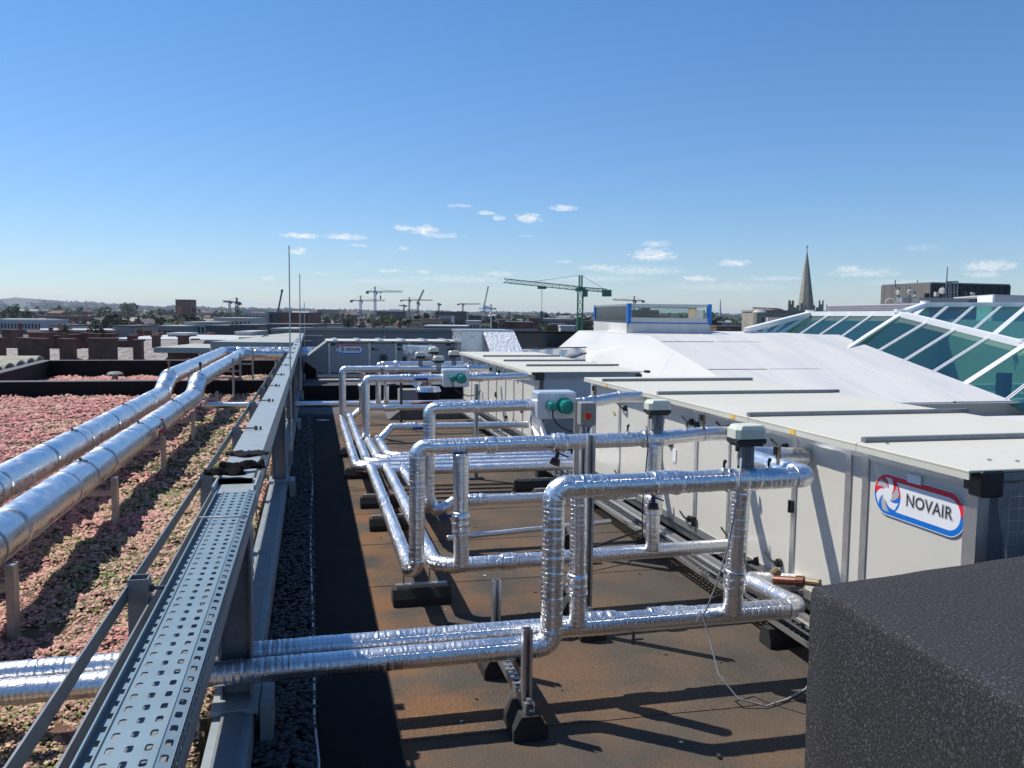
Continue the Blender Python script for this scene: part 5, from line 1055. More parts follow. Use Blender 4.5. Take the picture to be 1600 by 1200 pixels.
for x in (-.3, 2.31, 4.91): MB().box((x, 27.9, .1), (x+.06, 27.98, 1.19)).build('post', 'galv', t)
t = thing('flue_cowl', (2.05, 16.2, .3), 'round shiny metal flue cowl with a wide cylindrical head', 'flue')
MB().cyl((2.1, 16.2, .30), (2.1, 16.2, .92), .14, 20).build('flue_pipe', 'duct', t, smooth=True); MB().cyl((2.05, 16.2, .98), (2.05, 16.2, 1.16), .27, 28).cyl((2.05, 16.2, .93), (2.05, 16.2, .98), .22, 28, .27).build('cowl_head', 'duct', t, smooth=False); MB().cyl((1.82, 16.3, 1.0), (1.82, 16.3, 1.17), .12, 16).build('side_head', 'duct', t)
t = thing('round_duct', (2.05, 15.2, .1), 'short round silver duct stub with a black collar on the floor', 'duct')
MB().cyl((2.05, 15.2, .1), (2.05, 15.2, .38), .20, 20).build('collar', 'upstand', t); MB().cyl((2.05, 15.2, .38), (2.05, 15.2, .46), .23, 24, .20).prism([(1.72, 15.2, .53), (1.85, 15.1, .42), (1.9, 15.3, .42), (1.78, 15.3, .54)], (.02, .1, .03)).build('duct_stub', 'duct', t)
tag(MB().prism([(1.25, 14.2, 0), (2.6, 14.2, 0), (2.6, 14.2, .12), (1.5, 14.2, .20)], (0, .9, 0)).build('felt_plinth', 'greyfelt'), 'low grey felt plinth behind the farthest foil pipes', 'plinth')
tag(MB().box((1.6, 15.9, .0), (1.95, 16.3, .34)).build('concrete_block', 'rendg'), 'small grey block below the round flue cowl', 'block')
# silver duct with glinting face
t = thing('foil_faced_duct', (3.7, 18.6, .2), 'big box shaped silver duct with a brilliant sunlit foil face', 'duct')
MB().box((3.14, 18.0, .3), (3.62, 19.2, 1.42)).build('duct_box', 'duct', t); MB().prism([(3.62, 18.0, 1.42), (4.28, 18.0, 1.42), (4.46, 18.0, 1.05), (4.40, 18.0, .3), (3.62, 18.0, .3)], (0, 1.2, 0)).build('duct_offset', 'duct', t)
n = 34; v = []; f = []
for i in range(n):
    for j in range(40):
        q, s = i/(n-1), j/39; xl = 3.60+.20*s; xr = 4.30+.13*min(1, s*2)-.0*s; v.append((xl+(xr-xl)*q, 17.97-.95*s+NR.randn()*.003, 1.40-s*1.05))
for i in range(n-1):
    for j in range(39): f.append((i*40+j, i*40+j+1, (i+1)*40+j+1, (i+1)*40+j))
MB().add(v, f).build('foil_face', 'spark', t)
MB().box((3.12, 17.99, 1.40), (4.30, 19.22, 1.44)).build('top_flange', 'alu', t)
t = thing('convex_mirror', (4.0, 19.6, 1.3), 'clear globe on a short mast above the silver duct', 'globe')
MB().cyl((4.12, 19.6, .9), (4.12, 19.6, 2.02), .018, 8).build('mast', 'strut', t)
mb = MB(); n, k = 20, 12; v = []; f = []
for i in range(k+1):
    a = math.pi*i/k
    for j in range(n): v.append((4.0+.115*math.sin(a)*math.cos(j*2*math.pi/n), 19.55+.115*math.sin(a)*math.sin(j*2*math.pi/n), 1.86+.115*math.cos(a)))
for i in range(k):
    for j in range(n): f.append((i*n+j, i*n+(j+1) % n, (i+1)*n+(j+1) % n, (i+1)*n+j))
mb.add(v, f).build('globe', clear_mat('tinted globe', (.8, .83, .9), 1.25, .02), t, smooth=True)
# dark wall and low glazed strip behind
t = thing('dark_wall', (6, 24, 0), 'dark navy plant room wall behind the silver duct', 'wall')
MB().box((4.9, 23.0, 0), (5.55, 26, 1.25)).build('wall_return', 'rendg', t)
for i in range(4): MB().box((5.56+i*1.0, 23.2, .0), (6.55+i*1.0, 23.3, 1.27)).build('wall_panel', 'darkclad', t)
MB().box((4.85, 22.95, 1.27), (9.8, 23.35, 1.31)).build('coping', 'upstand', t)
MB().box((8.1, 23.1, .9), (8.13, 23.2, 1.16)).box((7.9, 23.1, .88), (8.13, 23.2, .9)).build('wall_bracket', 'alu', t)
t = thing('metal_flashing', (5.2, 19, .3), 'shiny rippled metal flashing strip below the dark wall', 'flashing')
v = []; f = []
for i in range(30):
    for j in range(5): v.append((4.45+i*.075, 20.0+.02*math.sin(i*1.3+j), .95-j*.13+.02*math.sin(i*.8+j*1.4)))
for i in range(29):
    for j in range(4): f.append((i*5+j, i*5+j+1, (i+1)*5+j+1, (i+1)*5+j))
MB().add(v, f).build('rippled_sheet', 'duct', t, smooth=True); MB().bar((4.45, 19.9, .95), (6.6, 19.9, .99), .03).bar((4.6, 19.9, 1.0), (5.6, 19.9, .6), .04).bar((6.6, 19.9, .85), (5.6, 19.9, .55), .04).build('edge_bar', 'steeld', t)
tag(MB().box((4.72, 19.5, .5), (5.0, 19.7, .94)).build('white_box', 'white'), 'small white box between the foil duct and the rippled metal', 'box')
# glass smoke vent with blue film posts on the white roof
t = thing('roof_vent_frame', (10, 21.5, 1.3), 'rectangular glazed roof vent with blue film on its corner posts, on a white plinth', 'roof vent')
k1 = 20.5; A = at(982, 519, k1); Bp = at(1107, 520, k1); C_ = at(930, 517, 25.5); D_ = at(1075, 517, 25.8)
for P_ in (A, Bp, C_, D_): P_[2] = 1.36
def wallp(a, b, z0, z1, w, nm, m): MB().bar((a[0], a[1], (z0+z1)/2), (b[0], b[1], (z0+z1)/2), w, z1-z0).build(nm, m, t)
wallp(A, Bp, 1.2, 1.60, .1, 'plinth_side', 'membrane'); wallp(A, C_, 1.2, 1.60, .1, 'plinth_side', 'membrane'); wallp(C_, D_, 1.2, 1.55, .1, 'plinth_side', 'membrane'); wallp(Bp, D_, 1.2, 1.55, .1, 'plinth_side', 'membrane')
wallp(A, Bp, 1.60, 1.625, .14, 'sill', 'bluetape'); wallp(A, Bp, 1.626, 1.74, .08, 'lower_rail', 'alu'); wallp(A, Bp, 2.02, 2.07, .07, 'top_rail', 'alu'); wallp(A, C_, 2.02, 2.07, .07, 'top_rail', 'alu'); wallp(C_, D_, 2.02, 2.07, .07, 'top_rail', 'alu'); wallp(Bp, D_, 2.02, 2.07, .07, 'top_rail', 'alu'); wallp(A, C_, 1.58, 1.66, .08, 'lower_rail', 'steeld')
wallp(A, C_, 1.66, 2.02, .02, 'glass_panel', clear_mat('dusty glass', (.45, .52, .52), 1.6, .25)); wallp(C_, D_, 1.66, 2.02, .02, 'glass_panel', 'clear'); wallp(A, Bp, 1.74, 2.02, .015, 'glass_panel', 'clear')
wallp((Bp*.4+D_*.6), D_, 1.66, 2.02, .04, 'inner_panel', 'tanclad'); wallp((Bp*.8+D_*.2), (Bp*.4+D_*.6), 1.66, 1.95, .04, 'inner_panel', 'rendg')
for P_, m_ in ((A, 'bluetape'), (Bp, 'bluetape'), (C_, 'bluetape')): MB().box((P_[0]-.045, P_[1]-.05, 1.60), (P_[0]+.045, P_[1]+.05, 2.08)).build('corner_post', m_, t)

# ================================================================== THE CITY BEYOND
GZ = -16.0
tag(MB().box((-9000, -3000, GZ-2), (9000, 9500, GZ)).build('ground', 'landg'), kind='structure')
def own_building():
    o = MB().box((-16, -6, GZ+.01), (12.5, 28.2, -.36)).box((12.5, -6, GZ+.01), (26, 12, -.36)).box((12.5, 12, GZ+.01), (44, 52, -3.25)).build('own_building', 'rendg'); tag(o, 'the building under the roof deck', 'building')
own_building()
def hills():
    mb = MB(); n = 160; v = []; f = []
    az0 = np.linspace(-.75, 1.25, n); 
    for i, a in enumerate(az0):
        u = 800+F*math.tan(a-YAW)
        # outline above the true horizon: high on the left, falling to the right
        hp = np.interp(u, [-300, 0, 60, 120, 180, 240, 290, 340, 430, 600, 800, 1000, 1170, 1300, 1600, 2200], [13, 12.5, 12, 10, 7, 5, 4, 3, 3, 2.5, 2, 1.5, 3, 4, 4, 4])
        D = 6500; hz = hp/F*D*1.0+6*math.sin(i*.9)+4*math.sin(i*2.3); x, y = math.sin(a), math.cos(a)
        v += [(x*3800, y*3800, GZ-1), (x*5200, y*5200, GZ+(hz-GZ)*.45), (x*D, y*D, 1.8+hz), (x*7600, y*7600, GZ)]
    for i in range(n-1):
        for j in range(3): f.append((i*4+j, i*4+j+1, (i+1)*4+j+1, (i+1)*4+j))
    MT['hill'] = mat('distant wooded hills', (.02, .03, .025), .9, col2=(.05, .065, .045), vscale=.006)
    tag(mb.add(v, f).build('hills', 'hill', smooth=True), kind='structure')
hills()
def dirs(u): d = ray(u, 490.); d[2] = 0; return d/np.linalg.norm(d)
def slab(u0, u1, vt, k, depth, walls, roofm, label, cat='building', name='building', vb=None, rows=0, cols=0, winm='glassd', skew=0., rim=True, group=None, wz=None, overhang=0):
    """a block building: the front edge spans u0..u1 at distance k, its roof line at pixel row vt"""
    a = at(u0, vt, k); b = at(u1, vt, k*(1+skew)); z1 = a[2]; z0 = GZ if vb is None else at(u0, vb, k)[2]
    e = np.array((b[0]-a[0], b[1]-a[1])); w = np.linalg.norm(e); ex = e/w; ey = np.array((-ex[1], ex[0]))
    if ey@np.array((a[0], a[1])) < 0: ey = -ey
    t = thing(name, (a[0]+e[0]/2, a[1]+e[1]/2, z0), label, cat, group)
    def P(s, q, z): r = np.array((a[0], a[1]))+ex*s+ey*q; return (r[0], r[1], z)
    mb = MB(); mb.prism([P(0, 0, z0), P(w, 0, z0), P(w, depth, z0), P(0, depth, z0)], (0, 0, z1-z0)); mb.build('wall', walls, t)
    o = overhang; mb = MB(); mb.prism([P(-.15-o, -.15-o, z1+.02), P(w+.15+o, -.15-o, z1+.02), P(w+.15+o, depth+.15, z1+.02), P(-.15-o, depth+.15, z1+.02)], (0, 0, .35)); mb.build('roof', roofm, t)
    if rows:
        zz0, zz1 = (z1-rows*3.1, z1) if wz is None else wz
        for r in range(rows):
            zc = zz1-1.6-r*3.1
            for c in range(cols):
                s = w*(c+.5)/cols; ww = min(w/cols*.28, 1.3)
                MB().prism([P(s-ww, -.06, zc-.75), P(s+ww, -.06, zc-.75), P(s+ww, .05, zc-.75), P(s-ww, .05, zc-.75)], (0, 0, 1.5)).build('window', winm, t)
    return t
G2_ = None
# notable blocks, far to near
slab(274, 297, 468.5, 720, 14, 'brickd', 'roofd', 'tall dark brick tower block standing alone on the left skyline', cat='tower block', name='tower_block')
slab(274, 283, 478, 715, 4, 'bricko', 'roofd', 'orange brick stair wing at the foot of the skyline tower block')
slab(0, 64, 501, 262, 16, 'rendb', 'roofw', 'pale office block with a white roof at the far left behind the chimneys', rows=4, cols=12, vb=None)
slab(-8, 62, 499.5, 266, 10, 'darkclad', 'roofw', 'dark set-back top floor of the pale office block at the far left')
slab(78, 99, 510, 215, 14, 'cream', 'slated', 'blank cream gabled end wall among the terraces', rows=0)
slab(177, 208, 511, 200, 14, 'rendg', 'roofd', 'plain grey warehouse block left of centre of the terraces')
slab(246, 290, 511, 205, 12, 'rendg', 'roofg', 'low grey apartment wing with square windows, left end of the cream block', rows=4, cols=6)
slab(288, 333, 505, 212, 14, 'cream', 'roofg', 'cream apartment block with a planted roof edge and square windows', rows=5, cols=7)
slab(334, 392, 498, 262, 16, 'render', 'roofw', 'long pale apartment block with a row of square windows, right of the cream one', rows=5, cols=9)
slab(388, 415, 490, 330, 18, 'leafglass' if False else 'rendb', 'roofw', 'pale glass office framed in white beside the long pale apartment block', rows=7, cols=5)
slab(415, 440, 489, 335, 18, 'darkclad', 'roofd', 'dark blue office block next to the pale glass one', rows=6, cols=4)
slab(440, 482, 489.5, 300, 20, 'brick', 'roofd', 'red brick block behind the lightning rods', rows=5, cols=7)
slab(322, 362, 511, 178, 16, 'darkclad', 'roofd', 'stepped dark blue block in front of the pale apartments', rows=0)
slab(360, 402, 510, 172, 14, 'darkclad', 'roofd', 'dark blue block right of the stepped one, behind the small white house', rows=0)
slab(418, 486, 509, 165, 14, 'darkclad', 'roofd', 'long low dark office block crossing behind the steel beam', rows=2, cols=14)
slab(368, 392, 521, 150, 10, 'render', 'roofw', 'small white rendered house with two square windows', rows=2, cols=2)
slab(424, 462, 517, 118, 10, 'rendg', 'roofg', 'low pale building with a row of small windows beyond the beam', rows=2, cols=4)
slab(180, 359, 532.5, 128, 24, 'brickd', 'roofw', 'wide low building with a flat white roof behind the front chimneys', rows=1, cols=18, overhang=1)
slab(262, 290, 523.5, 140, 5, 'rendg', 'roofw', 'small box on the wide flat white roof')
slab(354, 452, 544, 46, 10, 'brickd', 'roofg', 'near flat grey roof next door, just past the duct corner', overhang=.5)
slab(386, 462, 535, 60, 13, 'rendg', 'roofg', 'second flat grey roof next door, behind the nearer one', overhang=.3)
slab(262, 352, 551, 56, 6, 'brickd', 'roofg', 'flat grey roof left of the duct corner with a brick wall', overhang=.5)
t = thing('roof_handrail', (at(412, 535, 62)[0], at(412, 535, 62)[1], at(412, 535, 62)[2]), 'small galvanised handrail on the neighbouring flat roof', 'railing')
for u, v in ((401, 532), (408, 528.5), (413, 525.5), (418, 522)): p = at(u, v, 60); MB().box((p[0]-.05, p[1]-.05, at(401, 545, 60)[2]), (p[0]+.05, p[1]+.05, p[2])).build('post', 'galv', t)
MB().bar(at(400, 532, 60), at(419, 521.5, 60), .1).build('handrail', 'galv', t)
slab(680, 729, 487.5, 470, 30, 'darkclad', 'roofd', 'large dark slab block on the skyline left of the clear globe', rows=4, cols=14)
slab(684, 705, 494, 380, 22, 'rendb', 'roofd', 'blue grey block in front of the large dark skyline slab', rows=4, cols=6)
slab(643, 656, 501, 255, 8, 'tanclad', 'roofd', 'small tan clad stair tower among the brown roofs'); slab(638, 649, 508.5, 250, 7, 'tanclad', 'roofd', 'lower tan clad box beside the tan stair tower')
slab(655, 686, 500, 270, 12, 'tanclad', 'tiler', 'long brown block right of the tan stair tower', rows=3, cols=8)
slab(662, 728, 511, 190, 14, 'brickd', 'roofw', 'long brick block with a thin white roof left of the silver duct', rows=3, cols=10)
slab(728, 749, 503, 230, 12, 'cream', 'roofw', 'cream building with a row of dark windows behind the globe', rows=3, cols=6); slab(732, 752, 494, 330, 12, 'darkclad', 'roofd', 'black block behind the cream building by the globe')
slab(779, 789, 502, 215, 10, 'bricko', 'roofd', 'narrow orange brick gable right of the globe', rows=3, cols=2); slab(789, 833, 505, 220, 16, 'brick', 'slated', 'long red brick block right of the globe', rows=3, cols=9)
slab(826, 846, 498, 320, 16, 'brick', 'roofd', 'squat red brick block left of the white industrial shed', rows=3, cols=4); slab(846, 899, 499, 330, 22, 'rendg', 'roofw', 'long white roofed industrial shed before the green crane', rows=3, cols=12)
slab(860, 884, 508, 240, 10, 'brick', 'slate', 'red brick row with slate roof before the industrial shed', rows=2, cols=6); slab(876, 899, 511, 215, 10, 'render', 'roofw', 'white row of low houses below the green crane', rows=2, cols=6)
slab(905, 925, 502, 320, 14, 'brickd', 'roofd', 'dark brick block right of the green crane mast', rows=3, cols=5)
slab(988, 1030, 485, 560, 30, 'darkclad', 'roofd', 'unfinished dark concrete frame seen through the glazed roof vent', rows=3, cols=9); slab(1002, 1016, 480.5, 565, 14, 'darkclad', 'roofd', 'dark core rising over the unfinished concrete frame')
slab(1108, 1180, 504, 420, 16, 'rendg', 'roofw', 'low pale depot left of the church', rows=2, cols=14); slab(1120, 1165, 511, 260, 12, 'brickd', 'roofd', 'dark low row before the pale depot', rows=2, cols=8)
slab(380, 411, 484, 1500, 40, 'rendb', 'roofw', 'tiny pale tower on the horizon left of the lightning rods'); slab(495, 530, 483.5, 1700, 60, 'darkclad', 'roofd', 'long dark hospital block on the horizon right of the lightning rods')
slab(588, 634, 487, 620, 24, 'darkclad', 'roofd', 'long dark mansard block behind the two pale cranes', rows=3, cols=16); slab(794, 798, 488, 1500, 20, 'darkclad', 'roofd', 'tiny dark tower on the horizon right of the globe')
# terraces with tall chimneys just beyond the deck
def gable(c, ex, w, d, zb, ze, zr, wallm, roofm, t, nm=''):
    ex = np.array(ex); ey = np.array((-ex[1], ex[0])); P = lambda s, q, z: (c[0]+ex[0]*s+ey[0]*q, c[1]+ex[1]*s+ey[1]*q, z)
    mb = MB(); v = [P(-w/2, -d/2, zb), P(w/2, -d/2, zb), P(w/2, d/2, zb), P(-w/2, d/2, zb), P(-w/2, -d/2, ze), P(w/2, -d/2, ze), P(w/2, d/2, ze), P(-w/2, d/2, ze), P(-w/2, 0, zr-.1), P(w/2, 0, zr-.1)]
    mb.add(v, [(0, 1, 5, 4), (2, 3, 7, 6), (1, 2, 6, 9, 5), (3, 0, 4, 8, 7)]); mb.build('wall', wallm, t)
    mb = MB(); o = .35
    for s in (-1, 1):
        k = (zr-ze)/(d/2); a, b, c_, e = P(-w/2-o, s*(d/2+o), ze-o*k), P(w/2+o, s*(d/2+o), ze-o*k), P(w/2+o, 0, zr), P(-w/2-o, 0, zr)
        mb.prism([a, b, c_, e], (0, 0, .18))
    r = mb.build('roof', roofm, t); return r, P
def chimney(r, p, w, d, zb, zt, ex, pots=4, m='brickd'):
    ex = np.array((ex[0], ex[1], 0)); ey = np.array((-ex[1], ex[0], 0)); z = np.array((0, 0, 1.))
    c = MB().obox((p[0], p[1], (zb+zt)/2), ex*w/2, ey*d/2, z*(zt-zb)/2).obox((p[0], p[1], zt+.12), ex*(w/2+.12), ey*(d/2+.12), z*.12).build('chimney', m, r)
    return c
ROWS = [(-60, 119, 101, 548, 563, 'slate'), (-50, 125, 118, 540, 553, 'slate'), (120, 250, 99, 547, 565, 'slate'), (196, 300, 112, 534, 551, 'slate')]
lab = {0: 'front brick terrace with speckled slate roofs at far left, nearest the mossy roof', 1: 'second terrace behind the nearest one at the far left, under tall chimneys', 2: 'terrace of speckled slate roofs behind the middle of the far black kerb', 3: 'terrace of speckled slate roofs just left of the raised silver ducts'}
terr = []
for i, (u0, u1, k, vr, ve, rm) in enumerate(ROWS):
    a, b = at(u0, vr, k), at(u1, vr, k); e = b-a; w = np.linalg.norm(e[:2]); ex = e[:2]/w; zr = a[2]; ze = zr-(ve-vr)/F*k
    ey = np.array((-ex[1], ex[0])); c = (a[:2]+b[:2])/2+ey*4.0
    t = thing('terrace', (c[0], c[1], GZ), lab[i], 'terrace'); r, P = gable(c, ex, w, 8, GZ, ze, zr, 'brickd', rm, t); terr.append((t, r, ex, zr))
    nb = int(w/5.5)
    for j in range(nb):
        s = -w/2+5.5*(j+.5)
        if i in (0, 2): # small front gables and dormer fronts
            if j % 2: continue
            q = P(s, -4.2, 0); gt_ = MB().prism([P(s-2.1, -4.3, ze-.8), P(s+2.1, -4.3, ze-.8), P(s+2.1, -4.3, ze-.2), P(s+.3, -4.3, ze+1.1), P(s+.25, -4.3, ze+1.6), P(s-.25, -4.3, ze+1.6), P(s-.3, -4.3, ze+1.1), P(s-2.1, -4.3, ze-.2)], (ey[0]*3.0, ey[1]*3.0, 0)); gt_.build('front_gable', 'brick', t)
CH = [(8, 32, 515, 543, 112, 1), (-14, 5, 527, 556, 100, 0), (31, 49, 527.5, 556, 100, 0), (48, 80, 519, 544, 112, 1), (53, 73, 528.5, 557, 98, 0), (96, 116, 529, 557, 99, 0), (108, 122, 522, 540, 116, 1), (126, 140, 520, 538, 118, 1), (141, 160, 528, 558, 98, 2), (162, 180, 528, 558, 97, 2), (143, 158, 521, 540, 116, 1), (165, 178, 521, 537, 117, 1),
      (201, 213, 523.5, 546, 112, 3), (210, 222, 530.5, 560, 99, 2), (239, 249, 523.5, 552, 111, 3), (280, 293, 524, 548, 110, 3), (301, 309, 529, 540, 120, 3), (84, 92, 524, 540, 115, 1)]
for (u0, u1, vt, vb, k, ri) in CH:
    a, b = at(u0, vt, k), at(u1, vt, k); w = np.linalg.norm((b-a)[:2]); p = (a+b)/2; t, r, ex, zr = terr[ri]
    chimney(r, p, w, 1.1 if w > 1.3 else w, at(u0, vb+6, k)[2], p[2]-.24, ex)
# a field of ordinary houses, trees and far blocks
HL = {'slated': 'dark slate roofed brick house in the dense town beyond the deck', 'tiler': 'red tiled brick house in the dense town beyond the deck', 'slate': 'pale slate roofed house in the dense town beyond the deck', 'roofw': 'white flat roofed block in the dense town beyond the deck', 'roofd': 'dark flat roofed block in the dense town beyond the deck'}
def zone(p):
    d = (np.array(p)-CAM); u = 800+F*(d@rt)/(d@fw)
    return 'left of the tower block' if u < 274 else 'left of the lightning rods' if u < 455 else 'below the pale cranes' if u < 680 else 'near the clear globe' if u < 845 else 'near the green crane' if u < 1000 else 'left of the church'
def town_house(p, ang, w, d, h, rh, wm, rm, k):
    key = {'slated': 'dark slate roofed', 'tiler': 'red tiled', 'slate': 'pale slate roofed', 'roofw': 'white flat roofed', 'roofd': 'dark flat roofed'}[rm]+{'brick': ' red brick', 'brickd': ' sooty brick', 'render': ' pale rendered', 'rendg': ' grey', 'cream': ' cream'}[wm]+' house, '+('nearby' if k < 350 else 'midway' if k < 600 else 'far off')+', '+zone(p)
    t = thing('town_house', (p[0], p[1], GZ), key, 'house', 'houses of the dense town beyond the deck')
    ex = (math.cos(ang), math.sin(ang))
    if rm in ('roofw', 'roofd'):
        e = np.array((*ex, 0)); f = np.array((-ex[1], ex[0], 0)); z = np.array((0, 0, 1.)); MB().obox((p[0], p[1], GZ+h/2), e*w/2, f*d/2, z*h/2).build('wall', wm, t); MB().obox((p[0], p[1], GZ+h+.2), e*(w/2+.2), f*(d/2+.2), z*.19).build('roof', rm, t)
        if k < 420:
            mb = MB()
            for j in range(int(w/4)):
                s = -w/2+4*(j+.5)
                for zz in np.arange(h-2, 2, -3.2): c = np.array((p[0], p[1], GZ+zz))+e*s-f*d/2; mb.obox(c, e*.7, f*.06, z*.7)
            if mb.v: tag(mb.build('window', 'glassd', t), kind='stuff')
        return
    r, P = gable(p, ex, w, d, GZ, GZ+h, GZ+h+rh, wm, rm, t)
    if k < 700:
        for s in ((-w/2+.5, w/2-.5) if w > 9 else (w/2-.5,)): q = P(s, 0, 0); chimney(r, q, .9, 1.5, GZ+h, GZ+h+rh+1.5, ex, m='brick' if R_.random() < .6 else 'brickd')
        if k < 330:
            mb = MB(); e = np.array((*ex, 0)); f = np.array((-ex[1], ex[0], 0)); z = np.array((0, 0, 1.))
            for j in range(max(1, int(w/3.5))):
                s = -w/2+3.5*(j+.5)
                for zz in (h-1.8, h-4.8): mb.obox(np.array((p[0], p[1], GZ+zz))+e*s-f*(d/2+.03), e*.5, f*.05, z*.75)
            tag(mb.build('window', 'glassd', t), kind='stuff')
n_h = 0; taken = []
while n_h < 285:
    k = 150+ (R_.random()**1.7)*800; u = R_.uniform(-40, 1230)
    if k < 230 and (u > 300): continue
    if 1180 < u: continue
    p = at(u, 500, k)
    if any(abs(p[0]-q[0])+abs(p[1]-q[1]) < 9+k*.012 for q in taken): continue
    taken.append(p); n_h += 1
    base = .25*math.sin(p[0]*.01)+.3*math.sin(p[1]*.008); ang = base+R_.choice((0, math.pi/2, 0))+YAW*.5
    rm = R_.choices(['slated', 'tiler', 'slate', 'roofw', 'roofd'], (5, 3, 5, 1.6 if k > 380 else .1, 2 if k > 300 else .3))[0]; wm = R_.choices(['brick', 'brickd', 'render', 'rendg', 'cream'], (4, 4, 2, 2, 1.5))[0]
    w = R_.uniform(8, 18 if k < 300 else 26) if rm not in ('roofw', 'roofd') else R_.uniform(14, 34); h = R_.uniform(5.5, 9.5) if rm not in ('roofw', 'roofd') else R_.uniform(7, 13)
    town_house(p, ang, w, R_.uniform(7, 10) if rm[:4] != 'roof' else R_.uniform(10, 20), h, R_.uniform(2.4, 3.6), wm, rm, k)
# the town past the counted houses
mbs = {m: MB() for m in ('slated', 'tiler', 'render', 'rendg', 'brickd', 'roofw')}
for i in range(2600):
    k = 700+R_.random()**.8*3000; u = R_.uniform(-80, 1680); p = at(u, 490, k); a = R_.random()*3; w = R_.uniform(6, 17); d = R_.uniform(5, 9); h = R_.uniform(3, 7)+(R_.random() < .05)*8; e = np.array((math.cos(a), math.sin(a), 0)); f = np.array((-e[1], e[0], 0)); z = np.array((0, 0, 1.))
    m = R_.choices(['slated', 'tiler', 'render', 'rendg', 'brickd', 'roofw'], (5, 3, 1.6, 3, 4, .8))[0]; g0 = GZ
    mb = mbs[m]; c = np.array((p[0], p[1], g0+h/2)); V = [c-e*w-f*d-z*h/2, c+e*w-f*d-z*h/2, c+e*w+f*d-z*h/2, c-e*w+f*d-z*h/2, c-e*w-f*d+z*h/2, c+e*w-f*d+z*h/2, c+e*w+f*d+z*h/2, c-e*w+f*d+z*h/2, c-e*w+z*(h/2+2.5), c+e*w+z*(h/2+2.5)]
    mb.add(V, [(0, 1, 5, 4), (1, 2, 6, 9, 5), (2, 3, 7, 6), (3, 0, 4, 8, 7), (4, 5, 9, 8), (6, 7, 8, 9)])
for m, mb in mbs.items(): tag(mb.build('distant_town', m), 'far-off sprawl of small %s buildings towards the hills' % {'slated': 'dark roofed', 'tiler': 'red roofed', 'render': 'pale rendered', 'rendg': 'grey', 'brickd': 'sooty brick', 'roofw': 'white roofed'}[m], 'town', kind='stuff')
mbs = {m: MB() for m in ('slated', 'tiler', 'slate', 'rendg', 'brickd', 'render', 'brick')}
for i in range(1500):
    k = 320+R_.random()**.9*800; u = R_.uniform(-60, 1190); p = at(u, 490, k); base = .25*math.sin(p[0]*.01)+.3*math.sin(p[1]*.008); a = base+R_.choice((0, math.pi/2)); w = R_.uniform(4, 13); d = R_.uniform(3.5, 5); h = R_.uniform(5, 8); e = np.array((math.cos(a), math.sin(a), 0)); f = np.array((-e[1], e[0], 0)); z = np.array((0, 0, 1.))
    if any(abs(p[0]-q[0])+abs(p[1]-q[1]) < 12 for q in taken): continue
    m = R_.choices(['slated', 'tiler', 'slate'], (5, 3, 4))[0]; wm = R_.choices(['brickd', 'brick', 'render', 'rendg'], (4, 3, 1.5, 1))[0]; c = np.array((p[0], p[1], GZ))
    V = [c-e*w-f*d, c+e*w-f*d, c+e*w+f*d, c-e*w+f*d]; V += [q+z*h for q in V]+[c-e*w+z*(h+2.7), c+e*w+z*(h+2.7)]
    mbs[wm].add(V, [(0, 1, 5, 4), (1, 2, 6, 9, 5), (2, 3, 7, 6), (3, 0, 4, 8, 7)])
    V = [c-e*(w+.2)-f*(d+.3)+z*(h-.1), c+e*(w+.2)-f*(d+.3)+z*(h-.1), c+e*(w+.2)+f*(d+.3)+z*(h-.1), c-e*(w+.2)+f*(d+.3)+z*(h-.1), c-e*(w+.2)+z*(h+2.85), c+e*(w+.2)+z*(h+2.85)]; mbs[m].add(V, [(0, 1, 5, 4), (2, 3, 4, 5)])
    for s in (-.8, .1, .85): mbs['brick'].obox(c+e*w*s+z*(h+2.6), e*.5, f*.9, z*1.5)
    if k < 620:
        for j in range(int(w*2/3.6)):
            for zz in (1.6, 4.6): mbs['rendg' if False else 'slated'].obox(c+e*(-w+3.6*(j+.5))-f*(d+.02)+z*(h-zz), e*.5, f*.04, z*.7)
for m, mb in mbs.items(): tag(mb.build('middle_town', m), 'mass of terraced houses between town and hills, the %s pieces' % {'slated': 'dark slate', 'tiler': 'red tile', 'slate': 'pale slate', 'rendg': 'grey wall', 'brickd': 'sooty brick', 'render': 'pale wall', 'brick': 'red brick'}[m], 'town', kind='stuff')
